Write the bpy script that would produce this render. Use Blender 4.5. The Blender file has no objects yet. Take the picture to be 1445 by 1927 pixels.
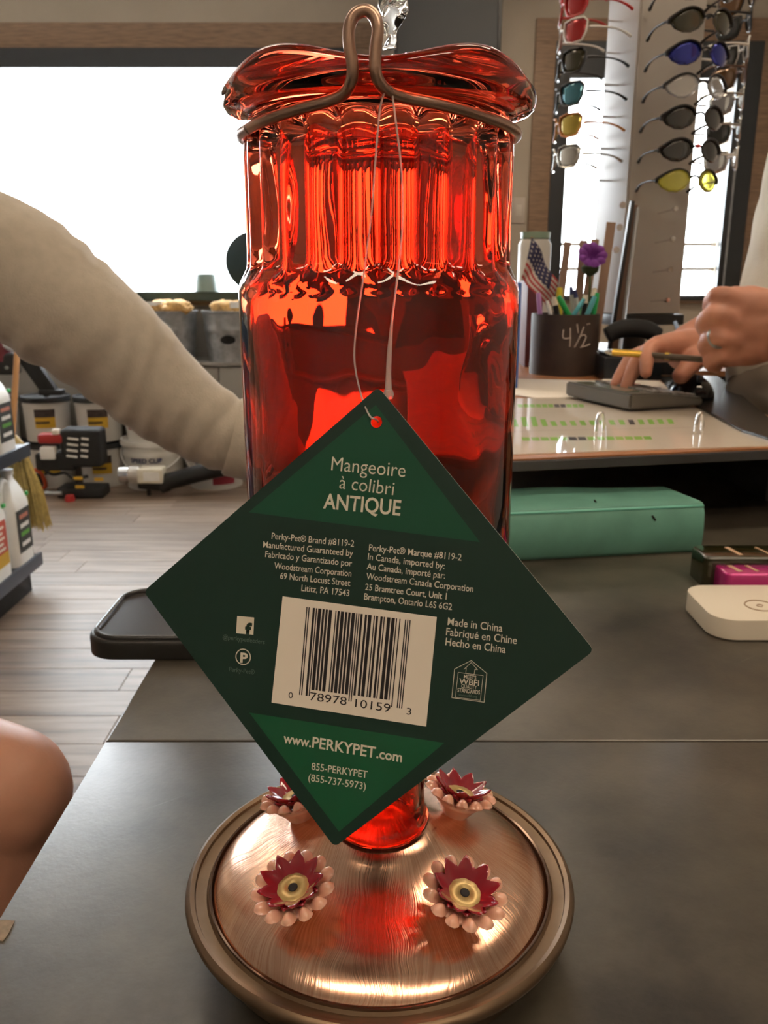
import bpy, bmesh, math, random
from math import sin, cos, pi, radians
from mathutils import Vector as V, Matrix, noise

# ---------------------------------------------------------------- camera
FPX = 1600.0
PITCH = radians(15.4)
CAMZ = 1.2
S = bpy.context.scene
COL = S.collection
cam_d = bpy.data.cameras.new('camera')
cam = bpy.data.objects.new('camera', cam_d)
COL.objects.link(cam)
S.camera = cam
cam.location = (0, 0, CAMZ)
cam.rotation_euler = (pi / 2 - PITCH, 0, 0)
cam_d.sensor_fit = 'VERTICAL'
cam_d.sensor_height = 36
cam_d.lens = FPX / 1927 * 36
cam_d.clip_start = 0.01
cam_d.dof.use_dof = True
cam_d.dof.focus_distance = 0.27
cam_d.dof.aperture_fstop = 36

# ---------------------------------------------------------------- world, view, lamps
S.view_settings.view_transform = 'Standard'
S.view_settings.look = 'None'
S.view_settings.exposure = 0.0
S.view_settings.gamma = 1.0
S.view_settings.use_curve_mapping = False
S.cycles.use_denoising = True
S.cycles.max_bounces = 16
S.cycles.transmission_bounces = 14
S.cycles.sample_clamp_indirect = 12
w = bpy.data.worlds.new('world')
S.world = w
w.use_nodes = True
bg = w.node_tree.nodes['Background']
bg.inputs['Color'].default_value = (0.90, 0.96, 1.0, 1)
bg.inputs['Strength'].default_value = 15.0


def area(name, loc, rot, sx, sy, power, color, portal=False):
    l = bpy.data.lights.new(name, 'AREA')
    l.shape = 'RECTANGLE'
    l.size, l.size_y = sx, sy
    l.energy = power
    l.color = color
    o = bpy.data.objects.new(name, l)
    COL.objects.link(o)
    o.location = loc
    o.rotation_euler = rot
    if portal:
        l.cycles.is_portal = True
    return o


WALLY = 5.6          # back wall
CEIL = 3.0
LAMPS = [(0.85, 4.2), (-0.9, 2.2), (1.0, 0.9), (-0.5, -0.9), (1.0, -1.2)]
LAMP_E = 18.0


# ---------------------------------------------------------------- pixel helpers (photo pixel -> point at a real distance)
def ray(px, py):
    u = (px - 722.5) / FPX
    v = (py - 963.5) / FPX
    return V((u, cos(PITCH) - v * sin(PITCH), -sin(PITCH) - v * cos(PITCH)))


CP = V((0, 0, CAMZ))


def at(px, py, Y):
    r = ray(px, py)
    return CP + r * (Y / r.y)


def atz(px, py, z):
    r = ray(px, py)
    return CP + r * ((z - CAMZ) / r.z)


# ---------------------------------------------------------------- materials
MATS = {}


def mat(name, col=(0.5, 0.5, 0.5), rough=0.5, metal=0.0, trans=0.0, ior=1.45, emit=None, es=0, coat=0.0,
        noise_amt=0.0, noise_scale=20.0, bump=0.0, bump_scale=80.0, sss=0.0, stretch=None, aniso=0.0, alpha=1.0):
    if name in MATS:
        return MATS[name]
    m = bpy.data.materials.new(name)
    m.use_nodes = True
    nt = m.node_tree
    b = nt.nodes['Principled BSDF']
    I = b.inputs
    I['Base Color'].default_value = (*col, 1)
    I['Roughness'].default_value = rough
    I['Metallic'].default_value = metal
    I['Transmission Weight'].default_value = trans
    I['IOR'].default_value = ior
    I['Coat Weight'].default_value = coat
    I['Alpha'].default_value = alpha
    if aniso:
        I['Anisotropic'].default_value = aniso
    if name.endswith('jersey'):
        I['Sheen Weight'].default_value = 0.5
        I['Sheen Roughness'].default_value = 0.4
    if sss:
        I['Subsurface Weight'].default_value = sss
        I['Subsurface Radius'].default_value = (0.01, 0.004, 0.002)
        I['Subsurface Scale'].default_value = 1.0
    if emit:
        I['Emission Color'].default_value = (*emit, 1)
        I['Emission Strength'].default_value = es
    tc = nt.nodes.new('ShaderNodeTexCoord')
    src = tc.outputs['Object']
    if stretch:
        mp = nt.nodes.new('ShaderNodeMapping')
        mp.inputs['Scale'].default_value = stretch
        nt.links.new(src, mp.inputs['Vector'])
        src = mp.outputs['Vector']
    if noise_amt:
        n = nt.nodes.new('ShaderNodeTexNoise')
        n.inputs['Scale'].default_value = noise_scale
        n.inputs['Detail'].default_value = 6
        nt.links.new(src, n.inputs['Vector'])
        r = nt.nodes.new('ShaderNodeValToRGB')
        r.color_ramp.elements[0].position = 0.3
        r.color_ramp.elements[1].position = 0.7
        r.color_ramp.elements[0].color = (*[c * (1 - noise_amt) for c in col], 1)
        r.color_ramp.elements[1].color = (*[min(1, c * (1 + noise_amt)) for c in col], 1)
        nt.links.new(n.outputs['Fac'], r.inputs['Fac'])
        nt.links.new(r.outputs['Color'], I['Base Color'])
    if bump:
        n = nt.nodes.new('ShaderNodeTexNoise')
        n.inputs['Scale'].default_value = bump_scale
        n.inputs['Detail'].default_value = 4
        nt.links.new(src, n.inputs['Vector'])
        bp = nt.nodes.new('ShaderNodeBump')
        bp.inputs['Strength'].default_value = bump
        bp.inputs['Distance'].default_value = 0.002
        nt.links.new(n.outputs['Fac'], bp.inputs['Height'])
        nt.links.new(bp.outputs['Normal'], I['Normal'])
    MATS[name] = m
    return m


def counter_mat():
    m = mat('dark_slate', (0.05, 0.047, 0.042), 0.42)
    nt = m.node_tree
    b = nt.nodes['Principled BSDF']
    tc = nt.nodes.new('ShaderNodeTexCoord')
    n = nt.nodes.new('ShaderNodeTexNoise')
    n.inputs['Scale'].default_value = 6
    n.inputs['Detail'].default_value = 9
    n.inputs['Roughness'].default_value = 0.65
    nt.links.new(tc.outputs['Object'], n.inputs['Vector'])
    r = nt.nodes.new('ShaderNodeValToRGB')
    r.color_ramp.elements[0].position = 0.36
    r.color_ramp.elements[1].position = 0.68
    r.color_ramp.elements[0].color = (0.022, 0.019, 0.015, 1)
    r.color_ramp.elements[1].color = (0.112, 0.097, 0.074, 1)
    nt.links.new(n.outputs['Fac'], r.inputs['Fac'])
    # fine scratches
    mp = nt.nodes.new('ShaderNodeMapping')
    mp.inputs['Scale'].default_value = (5, 120, 1)
    mp0 = nt.nodes.new('ShaderNodeMapping')
    mp0.inputs['Rotation'].default_value = (0, 0, -0.6)
    nt.links.new(tc.outputs['Object'], mp0.inputs['Vector'])
    nt.links.new(mp0.outputs['Vector'], mp.inputs['Vector'])
    n2 = nt.nodes.new('ShaderNodeTexNoise')
    n2.inputs['Scale'].default_value = 3
    n2.inputs['Detail'].default_value = 5
    nt.links.new(mp.outputs['Vector'], n2.inputs['Vector'])
    r2 = nt.nodes.new('ShaderNodeValToRGB')
    r2.color_ramp.elements[0].position = 0.70
    r2.color_ramp.elements[1].position = 0.78
    nt.links.new(n2.outputs['Fac'], r2.inputs['Fac'])
    mx = nt.nodes.new('ShaderNodeMixRGB')
    mx.inputs[2].default_value = (0.14, 0.13, 0.12, 1)
    ml = nt.nodes.new('ShaderNodeMath')
    ml.operation = 'MULTIPLY'
    ml.inputs[1].default_value = 0.45
    nt.links.new(r2.outputs['Color'], ml.inputs[0])
    nt.links.new(ml.outputs[0], mx.inputs[0])
    nt.links.new(r.outputs['Color'], mx.inputs[1])
    nt.links.new(mx.outputs[0], b.inputs['Base Color'])
    mr = nt.nodes.new('ShaderNodeMapRange')
    mr.inputs['To Min'].default_value = 0.285
    mr.inputs['To Max'].default_value = 0.36
    b.inputs['Specular IOR Level'].default_value = 0.5
    n3 = nt.nodes.new('ShaderNodeTexNoise')
    n3.inputs['Scale'].default_value = 7
    n3.inputs['Detail'].default_value = 3
    nt.links.new(tc.outputs['Object'], n3.inputs['Vector'])
    nt.links.new(n3.outputs['Fac'], mr.inputs['Value'])
    nt.links.new(mr.outputs[0], b.inputs['Roughness'])
    bp = nt.nodes.new('ShaderNodeBump')
    bp.inputs['Strength'].default_value = 0.10
    bp.inputs['Distance'].default_value = 0.0006
    n4 = nt.nodes.new('ShaderNodeTexNoise')
    n4.inputs['Scale'].default_value = 420
    nt.links.new(tc.outputs['Object'], n4.inputs['Vector'])
    nt.links.new(n4.outputs['Fac'], bp.inputs['Height'])
    nt.links.new(bp.outputs['Normal'], b.inputs['Normal'])
    return m


def plank_mat():
    m = mat('grey_oak_plank', (0.3, 0.24, 0.2), 0.42)
    nt = m.node_tree
    b = nt.nodes['Principled BSDF']
    tc = nt.nodes.new('ShaderNodeTexCoord')
    oi = nt.nodes.new('ShaderNodeObjectInfo')
    ad = nt.nodes.new('ShaderNodeVectorMath')
    ad.operation = 'ADD'
    sc = nt.nodes.new('ShaderNodeVectorMath')
    sc.operation = 'SCALE'
    sc.inputs['Scale'].default_value = 0.37
    nt.links.new(oi.outputs['Location'], sc.inputs[0])
    nt.links.new(tc.outputs['Object'], ad.inputs[0])
    nt.links.new(sc.outputs[0], ad.inputs[1])
    mp = nt.nodes.new('ShaderNodeMapping')
    mp.inputs['Scale'].default_value = (1.3, 16, 1)
    nt.links.new(ad.outputs[0], mp.inputs['Vector'])
    n = nt.nodes.new('ShaderNodeTexNoise')
    n.inputs['Scale'].default_value = 1.6
    n.inputs['Detail'].default_value = 8
    n.inputs['Roughness'].default_value = 0.6
    nt.links.new(mp.outputs['Vector'], n.inputs['Vector'])
    r = nt.nodes.new('ShaderNodeValToRGB')
    r.color_ramp.elements[0].position = 0.3
    r.color_ramp.elements[1].position = 0.72
    r.color_ramp.elements[0].color = (0.11, 0.073, 0.052, 1)
    r.color_ramp.elements[1].color = (0.31, 0.232, 0.175, 1)
    nt.links.new(n.outputs['Fac'], r.inputs['Fac'])
    hs = nt.nodes.new('ShaderNodeHueSaturation')
    mr = nt.nodes.new('ShaderNodeMapRange')
    mr.inputs['To Min'].default_value = 0.78
    mr.inputs['To Max'].default_value = 1.22
    nt.links.new(oi.outputs['Random'], mr.inputs['Value'])
    nt.links.new(mr.outputs[0], hs.inputs['Value'])
    nt.links.new(r.outputs['Color'], hs.inputs['Color'])
    nt.links.new(hs.outputs[0], b.inputs['Base Color'])
    return m


def copper_mat():
    m = mat('brushed_copper', (0.86, 0.50, 0.34), 0.20, 1.0)
    nt = m.node_tree
    b = nt.nodes['Principled BSDF']
    tc = nt.nodes.new('ShaderNodeTexCoord')
    sx = nt.nodes.new('ShaderNodeSeparateXYZ')
    nt.links.new(tc.outputs['Object'], sx.inputs[0])
    # the strokes fan out from a point behind the neck
    of = nt.nodes.new('ShaderNodeMath')
    of.operation = 'SUBTRACT'
    of.inputs[1].default_value = 0.030
    nt.links.new(sx.outputs['Y'], of.inputs[0])
    at2 = nt.nodes.new('ShaderNodeMath')
    at2.operation = 'ARCTAN2'
    nt.links.new(of.outputs[0], at2.inputs[0])
    nt.links.new(sx.outputs['X'], at2.inputs[1])
    n0 = nt.nodes.new('ShaderNodeTexNoise')
    n0.inputs['Scale'].default_value = 45
    n0.inputs['Detail'].default_value = 1
    nt.links.new(tc.outputs['Object'], n0.inputs['Vector'])
    wz = nt.nodes.new('ShaderNodeMath')
    wz.operation = 'MULTIPLY_ADD'
    wz.inputs[1].default_value = 0.16
    nt.links.new(n0.outputs['Fac'], wz.inputs[0])
    nt.links.new(at2.outputs[0], wz.inputs[2])
    ln = nt.nodes.new('ShaderNodeVectorMath')
    ln.operation = 'LENGTH'
    nt.links.new(tc.outputs['Object'], ln.inputs[0])
    m1 = nt.nodes.new('ShaderNodeMath')
    m1.operation = 'MULTIPLY'
    m1.inputs[1].default_value = 150
    nt.links.new(wz.outputs[0], m1.inputs[0])
    m2 = nt.nodes.new('ShaderNodeMath')
    m2.operation = 'MULTIPLY'
    m2.inputs[1].default_value = 55
    nt.links.new(ln.outputs['Value'], m2.inputs[0])
    ad = nt.nodes.new('ShaderNodeCombineXYZ')
    nt.links.new(m1.outputs[0], ad.inputs[0])
    nt.links.new(m2.outputs[0], ad.inputs[1])
    n = nt.nodes.new('ShaderNodeTexNoise')
    n.inputs['Scale'].default_value = 1
    n.inputs['Detail'].default_value = 4
    nt.links.new(ad.outputs[0], n.inputs['Vector'])
    bp = nt.nodes.new('ShaderNodeBump')
    bp.inputs['Strength'].default_value = 0.35
    bp.inputs['Distance'].default_value = 0.0002
    nt.links.new(n.outputs['Fac'], bp.inputs['Height'])
    nt.links.new(bp.outputs['Normal'], b.inputs['Normal'])
    r = nt.nodes.new('ShaderNodeValToRGB')
    r.color_ramp.elements[0].position = 0.35
    r.color_ramp.elements[1].position = 0.65
    r.color_ramp.elements[0].color = (0.74, 0.42, 0.28, 1)
    r.color_ramp.elements[1].color = (0.93, 0.62, 0.45, 1)
    nt.links.new(n.outputs['Fac'], r.inputs['Fac'])
    nt.links.new(r.outputs['Color'], b.inputs['Base Color'])
    return m


# ---------------------------------------------------------------- object helpers
def W(o):
    return (W(o.parent) @ o.matrix_basis) if o.parent else o.matrix_basis.copy()


def link(name, me, m=None, parent=None, smooth=False, local=False):
    """one mesh object; me is in world coordinates unless local"""
    o = bpy.data.objects.new(name, me)
    if parent is not None:
        if not local:
            me.transform(W(parent).inverted())
        o.parent = parent
    if m is not None:
        for x in (m if isinstance(m, (list, tuple)) else [m]):
            me.materials.append(x)
    if smooth:
        for p in me.polygons:
            p.use_smooth = True
        if smooth == 'angle':
            try:
                me.set_sharp_from_angle(angle=radians(40))
            except Exception:
                pass
    COL.objects.link(o)
    return o


def bmme(bm, name='m'):
    bmesh.ops.recalc_face_normals(bm, faces=bm.faces[:])
    me = bpy.data.meshes.new(name)
    bm.to_mesh(me)
    bm.free()
    return me


def pyme(vs, fs):
    bm = bmesh.new()
    vv = [bm.verts.new(v) for v in vs]
    for f in fs:
        try:
            bm.faces.new([vv[i] for i in f])
        except ValueError:
            pass
    return bmme(bm)


def thing(name, label, cat, loc=(0, 0, 0), group=None, rotz=0):
    o = bpy.data.objects.new(name, None)
    COL.objects.link(o)
    o.empty_display_size = 0.02
    o.location = loc
    o.rotation_euler = (0, 0, rotz)
    tag(o, label, cat, group)
    return o


def tag(o, label=None, cat=None, group=None, kind=None):
    if label:
        o['label'] = label
    if cat:
        o['category'] = cat
    if group:
        o['group'] = group
    if kind:
        o['kind'] = kind
    return o


def struct(o):
    o['kind'] = 'structure'
    return o


def copy_tree(o, parent=None):
    c = o.copy()
    COL.objects.link(c)
    c.parent = parent
    for ch in [x for x in bpy.data.objects if x.parent == o and x.name in CHILD.get(o.name, [x.name])]:
        copy_tree(ch, c)
    return c


CHILD = {}


def box_bm(c, s, bev=0.0, rot=None, seg=2, bm=None):
    own = bmesh.new()
    bmesh.ops.create_cube(own, size=1)
    for v in own.verts:
        v.co = V((v.co.x * s[0], v.co.y * s[1], v.co.z * s[2]))
    if bev:
        bmesh.ops.bevel(own, geom=own.edges[:], offset=bev, segments=seg, profile=0.6, affect='EDGES')
    M = Matrix.Translation(V(c))
    if rot is not None:
        M = M @ (rot.to_4x4() if isinstance(rot, Matrix) else Matrix.Rotation(rot, 4, 'Z'))
    own.transform(M)
    if bm is None:
        return own
    t = bpy.data.meshes.new('t')
    own.to_mesh(t)
    own.free()
    bm.from_mesh(t)
    bpy.data.meshes.remove(t)
    return bm


def box(name, c, s, m, parent=None, bev=0.0, rot=None, smooth=False, seg=2):
    return link(name, bmme(box_bm(c, s, bev, rot, seg)), m, parent, smooth='angle' if bev else smooth)


def box2(name, lo, hi, m, parent=None, bev=0.0):
    c = [(a + b) / 2 for a, b in zip(lo, hi)]
    s = [abs(b - a) for a, b in zip(lo, hi)]
    return box(name, c, s, m, parent, bev)


def lathe_me(prof, c=(0, 0, 0), seg=48, mod=None, M=None):
    """prof list of (r, z, ...) ; closes on the axis where r == 0"""
    vs, fs, rings = [], [], []
    for p in prof:
        if p[0] <= 1e-7:
            rings.append([len(vs)])
            vs.append(V((0, 0, p[1])))
        else:
            ring = []
            for k in range(seg):
                a = 2 * pi * k / seg
                r, z = (p[0], p[1]) if mod is None else mod(p, a)
                ring.append(len(vs))
                vs.append(V((r * cos(a), r * sin(a), z)))
            rings.append(ring)
    for A, B in zip(rings, rings[1:]):
        for k in range(seg):
            k2 = (k + 1) % seg
            if len(A) == 1 and len(B) == 1:
                break
            if len(A) == 1:
                fs.append((A[0], B[k], B[k2]))
            elif len(B) == 1:
                fs.append((A[k], A[k2], B[0]))
            else:
                fs.append((A[k], A[k2], B[k2], B[k]))
    M = Matrix.Translation(V(c)) @ (M.to_4x4() if M is not None else Matrix.Identity(4))
    return pyme([M @ v for v in vs], fs)


def lathe(name, prof, c, m, parent=None, seg=40, mod=None, M=None, smooth='angle'):
    return link(name, lathe_me(prof, c, seg, mod, M), m, parent, smooth)


def cyl(name, a, b, r, m, parent=None, seg=20, r2=None):
    a, b = V(a), V(b)
    d = b - a
    q = d.to_track_quat('Z', 'Y').to_matrix()
    r2 = r if r2 is None else r2
    return lathe(name, [(0, 0), (r, 0), (r2, d.length), (0, d.length)], a, m, parent, seg, M=q)


def spline(pts, n=8):
    pts = [V(p) for p in pts]
    out = []
    for i in range(len(pts) - 1):
        p0 = pts[max(i - 1, 0)]
        p1, p2 = pts[i], pts[i + 1]
        p3 = pts[min(i + 2, len(pts) - 1)]
        for k in range(n):
            t = k / n
            out.append(0.5 * ((2 * p1) + (p2 - p0) * t + (2 * p0 - 5 * p1 + 4 * p2 - p3) * t * t + (3 * p1 - p0 - 3 * p2 + p3) * t ** 3))
    out.append(pts[-1])
    return out


def tube_me(pts, rad, seg=10, smoothn=0, closed=False, flat=None):
    """rad: float or list matching the control points"""
    if smoothn:
        if not isinstance(rad, (int, float)):
            rr = spline([V((r, 0, 0)) for r in rad], smoothn)
            rad = [max(1e-5, x.x) for x in rr]
        pts = spline(pts, smoothn)
    pts = [V(p) for p in pts]
    n = len(pts)
    if isinstance(rad, (int, float)):
        rad = [rad] * n
    vs, fs = [], []
    up = V((0, 0, 1))
    prev = None
    for i, p in enumerate(pts):
        t = (pts[(i + 1) % n] - pts[i - 1]) if closed else (pts[min(i + 1, n - 1)] - pts[max(i - 1, 0)])
        t.normalize()
        if prev is None:
            ref = up if abs(t.z) < 0.9 else V((1, 0, 0))
            x = t.cross(ref).normalized()
        else:
            x = (prev - t * prev.dot(t)).normalized()
        prev = x
        y = t.cross(x)
        for k in range(seg):
            a = 2 * pi * k / seg
            vs.append(p + x * cos(a) * rad[i] + y * sin(a) * rad[i] * (flat or 1))
    for i in range(n if closed else n - 1):
        j = (i + 1) % n
        for k in range(seg):
            k2 = (k + 1) % seg
            fs.append((i * seg + k, i * seg + k2, j * seg + k2, j * seg + k))
    if not closed:
        fs.append(tuple(range(seg))[::-1])
        fs.append(tuple((n - 1) * seg + k for k in range(seg)))
    return pyme(vs, fs)


def tube(name, pts, rad, m, parent=None, seg=10, smoothn=0, closed=False, flat=None):
    return link(name, tube_me(pts, rad, seg, smoothn, closed, flat), m, parent, True)


def prism_me(outline, h, M, bev=0.0, seg=2):
    """2-D outline (x, y) extruded along +z by h, placed by the 4x4 M"""
    bm = bmesh.new()
    f = bm.faces.new([bm.verts.new((x, y, 0)) for x, y in outline])
    r = bmesh.ops.extrude_face_region(bm, geom=[f])
    bmesh.ops.translate(bm, vec=(0, 0, h), verts=[g for g in r['geom'] if isinstance(g, bmesh.types.BMVert)])
    bmesh.ops.recalc_face_normals(bm, faces=bm.faces[:])
    if bev:
        es = [e for e in bm.edges if abs(e.verts[0].co.z - e.verts[1].co.z) < 1e-9 and e.verts[0].co.z > h / 2]
        bmesh.ops.bevel(bm, geom=es, offset=bev, segments=seg, profile=0.5, affect='EDGES')
    bm.transform(M)
    return bmme(bm)


def rrect(w, d, r, n=6):
    o = []
    for cx, cy, a0 in ((w / 2 - r, d / 2 - r, 0), (-w / 2 + r, d / 2 - r, pi / 2), (-w / 2 + r, -d / 2 + r, pi), (w / 2 - r, -d / 2 + r, 3 * pi / 2)):
        for k in range(n + 1):
            a = a0 + pi / 2 * k / n
            o.append((cx + r * cos(a), cy + r * sin(a)))
    return o


def merge(mes):
    bm = bmesh.new()
    for me in mes:
        bm.from_mesh(me)
        bpy.data.meshes.remove(me)
    me = bpy.data.meshes.new('m')
    bm.to_mesh(me)
    bm.free()
    return me


def text_me(s, bold=0.0, M=None, x0=0, x1=None, height=1.0, depth=0.0, shear=0):
    """text mesh whose ink runs x0..x1 with capital height `height`, baseline y=0, placed by M"""
    c = bpy.data.curves.new('t', 'FONT')
    c.body = s
    c.size = 1.0
    c.offset = bold
    c.extrude = depth
    c.resolution_u = 3
    c.shear = shear
    o = bpy.data.objects.new('t', c)
    COL.objects.link(o)
    bpy.context.view_layer.update()
    dg = bpy.context.evaluated_depsgraph_get()
    me = bpy.data.meshes.new_from_object(o.evaluated_get(dg))
    bpy.data.objects.remove(o)
    bpy.data.curves.remove(c)
    xs = [v.co.x for v in me.vertices]
    a, b = min(xs), max(xs)
    sx = (x1 - x0) / (b - a) if x1 is not None else height / 0.73
    sy = height / 0.73
    for v in me.vertices:
        v.co = V((x0 + (v.co.x - a) * sx, v.co.y * sy, v.co.z))
    if M is not None:
        me.transform(M)
    me.materials.clear()
    return me


def skin_me(verts, edges, radii, sub=2, root=0):
    me = bpy.data.meshes.new('s')
    me.from_pydata([tuple(v) for v in verts], edges, [])
    o = bpy.data.objects.new('s', me)
    COL.objects.link(o)
    md = o.modifiers.new('k', 'SKIN')
    md.use_smooth_shade = True
    md.branch_smoothing = 0.4
    for i, sv in enumerate(me.skin_vertices[0].data):
        r = radii[i]
        sv.radius = r if isinstance(r, tuple) else (r, r)
        sv.use_root = (i == root)
    sb = o.modifiers.new('b', 'SUBSURF')
    sb.levels = sb.render_levels = sub
    bpy.context.view_layer.update()
    dg = bpy.context.evaluated_depsgraph_get()
    out = bpy.data.meshes.new_from_object(o.evaluated_get(dg))
    bpy.data.objects.remove(o)
    bpy.data.meshes.remove(me)
    return out


def displace(me, fn):
    ns = [v.normal.copy() for v in me.vertices]
    for v, n in zip(me.vertices, ns):
        v.co = v.co + n * fn(v.co)


# ---------------------------------------------------------------- shared materials
M_wall = mat('beige_paint', (0.46, 0.39, 0.31), 0.8, noise_amt=0.05, noise_scale=3, bump=0.05)
M_ceil = mat('ceiling_paint', (0.62, 0.56, 0.48), 0.85, bump=0.05)
M_trimwood = mat('brown_trim_wood', (0.25, 0.155, 0.095), 0.55, noise_amt=0.25, noise_scale=12, stretch=(1, 8, 8))
M_darkframe = mat('dark_frame', (0.035, 0.037, 0.04), 0.4)
M_glasspane = mat('window_glass', (1, 1, 1), 0.0, trans=1.0, ior=1.01)
M_black = mat('black_plastic', (0.012, 0.012, 0.013), 0.38)
M_softblack = mat('matte_black', (0.015, 0.015, 0.016), 0.65, noise_amt=0.2)
M_white = mat('white_plastic', (0.80, 0.79, 0.76), 0.38, noise_amt=0.03, noise_scale=30)
M_chrome = mat('chrome', (0.8, 0.8, 0.8), 0.12, 1.0)
M_steel = mat('galvanised_steel', (0.42, 0.44, 0.46), 0.38, 0.75, noise_amt=0.2, noise_scale=25)
M_counter = counter_mat()
M_plank = plank_mat()
M_cream = mat('cream_card', (0.78, 0.70, 0.61), 0.6, noise_amt=0.02)
M_ink = mat('black_ink', (0.015, 0.012, 0.014), 0.6)

# ================================================================ THE ROOM
X0, X1, Y0 = -4.2, 3.4, -2.4
WINZ0 = at(300, 549, WALLY).z
W1 = (at(-420, 300, WALLY).x, at(640, 300, WALLY).x, WINZ0, at(200, 130, WALLY).z)    # glass opening
W2 = (at(1063, 300, WALLY).x, at(1368, 300, WALLY).x, at(1300, 556, WALLY).z, at(1100, 150, WALLY).z)


def wall_with_holes(name, y, x0, x1, z0, z1, holes, thick, m):
    xs = sorted({x0, x1, *[h[0] for h in holes], *[h[1] for h in holes]})
    zs = sorted({z0, z1, *[h[2] for h in holes], *[h[3] for h in holes]})
    bm = bmesh.new()
    for i in range(len(xs) - 1):
        for j in range(len(zs) - 1):
            cx, cz = (xs[i] + xs[i + 1]) / 2, (zs[j] + zs[j + 1]) / 2
            if any(h[0] < cx < h[1] and h[2] < cz < h[3] for h in holes):
                continue
            box_bm((cx, y + thick / 2, cz), (xs[i + 1] - xs[i], thick, zs[j + 1] - zs[j]), bm=bm)
    bmesh.ops.remove_doubles(bm, verts=bm.verts[:], dist=1e-5)
    return struct(link(name, bmme(bm), m))


wall_with_holes('wall_back', WALLY, X0, X1, 0, CEIL, [W1, W2], 0.14, M_wall)
struct(box2('wall_left', (X0 - 0.1, Y0, 0), (X0, WALLY + 0.14, CEIL), M_wall))
struct(box2('wall_right', (X1, Y0, 0), (X1 + 0.1, WALLY + 0.14, CEIL), M_wall))
struct(box2('wall_front', (X0 - 0.1, Y0 - 0.1, 0), (X1 + 0.1, Y0, CEIL), M_wall))
struct(box2('ceiling', (X0 - 0.1, Y0 - 0.1, CEIL), (X1 + 0.1, WALLY + 0.14, CEIL + 0.1), M_ceil))
floor = struct(box2('floor', (X0 - 0.1, Y0 - 0.1, -0.12), (X1 + 0.1, WALLY + 0.14, -0.008), M_softblack))
random.seed(4)
PW, PL = 0.152, 1.22
pm = bmme(box_bm((0, 0, 0), (PL - 0.002, PW - 0.002, 0.008), 0.0008, seg=1))
pm.materials.append(M_plank)
row = 0
y = 0.2
while y < WALLY - 0.01:
    x = X0 + PL / 2 - random.random() * PL
    while x - PL / 2 < 1.6:
        if x + PL / 2 < X0 + 0.3:
            x += PL
            continue
        o = bpy.data.objects.new('plank', pm)
        COL.objects.link(o)
        o.parent = floor
        o.location = (max(x, X0 + PL / 2 + 0.001), min(y + PW / 2, WALLY - PW / 2), -0.004)
        x += PL
    y += PW


def window(name, w, frame_m, trim_m, dframe, dtrim, mullions=(), bars=()):
    x0, x1, z0, z1 = w
    y = WALLY
    root = link(name, bmme(box_bm(((x0 + x1) / 2, y + 0.08, (z0 + z1) / 2), (x1 - x0, 0.006, z1 - z0))), M_glasspane)
    struct(root)
    dl, dr, db, dt = dframe
    bm = bmesh.new()
    for lo, hi in (((x0 - dl, z0 - db), (x0, z1 + dt)), ((x1, z0 - db), (x1 + dr, z1 + dt)), ((x0, z1), (x1, z1 + dt)), ((x0, z0 - db), (x1, z0))):
        if hi[0] - lo[0] > 1e-4 and hi[1] - lo[1] > 1e-4:
            box_bm(((lo[0] + hi[0]) / 2, y - 0.012, (lo[1] + hi[1]) / 2), (hi[0] - lo[0], 0.05, hi[1] - lo[1]), bm=bm)
    link('window_frame', bmme(bm), frame_m, root)
    tl, tr, tb, tt = dtrim
    X0_, X1_, Z0_, Z1_ = x0 - dl, x1 + dr, z0 - db, z1 + dt
    for lo, hi in (((X0_ - tl, Z0_), (X0_, Z1_)), ((X1_, Z0_), (X1_ + tr, Z1_)), ((X0_ - tl, Z1_), (X1_ + tr, Z1_ + tt)), ((X0_ - tl, Z0_ - tb), (X1_ + tr, Z0_))):
        if hi[0] - lo[0] > 1e-4 and hi[1] - lo[1] > 1e-4:
            box('trim_board', ((lo[0] + hi[0]) / 2, y - 0.012, (lo[1] + hi[1]) / 2), (hi[0] - lo[0], 0.035, hi[1] - lo[1]), trim_m, root, bev=0.003)
    for fx in mullions:
        box('mullion', (x0 + (x1 - x0) * fx, y + 0.06, (z0 + z1) / 2), (0.05, 0.05, z1 - z0), frame_m, root)
    for fz in bars:
        box('glazing_bar', ((x0 + x1) / 2, y + 0.06, z0 + (z1 - z0) * fz), (x1 - x0, 0.03, 0.02), M_white, root)
    return root


pxm = WALLY / 1600 / 1.08   # metres per pixel on the back wall near the window heads
window('window_1', W1, M_darkframe, M_trimwood, (0.1, 0.1, 0.03, 33 * pxm), (0.13, 0.13, 0.05, 42 * pxm))
window('window_2', W2, M_darkframe, M_trimwood, (28 * pxm, 44 * pxm, 0.03, 62 * pxm), (38 * pxm, 40 * pxm, 0.02, 38 * pxm), bars=(.13, .25))
# thin steel edge on the right window frame
struct(box('trim_1', (at(1380, 300, WALLY).x, WALLY - 0.04, (W2[2] + W2[3]) / 2), (0.012, 0.006, W2[3] - W2[2]), M_steel))
area('window_portal', ((W1[0] + W1[1]) / 2, WALLY + 0.16, (W1[2] + W1[3]) / 2), (pi / 2, 0, pi), W1[1] - W1[0], W1[3] - W1[2], 1, (1, 1, 1), True)
area('window_portal', ((W2[0] + W2[1]) / 2, WALLY + 0.16, (W2[2] + W2[3]) / 2), (pi / 2, 0, pi), W2[1] - W2[0], W2[3] - W2[2], 1, (1, 1, 1), True)

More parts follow.
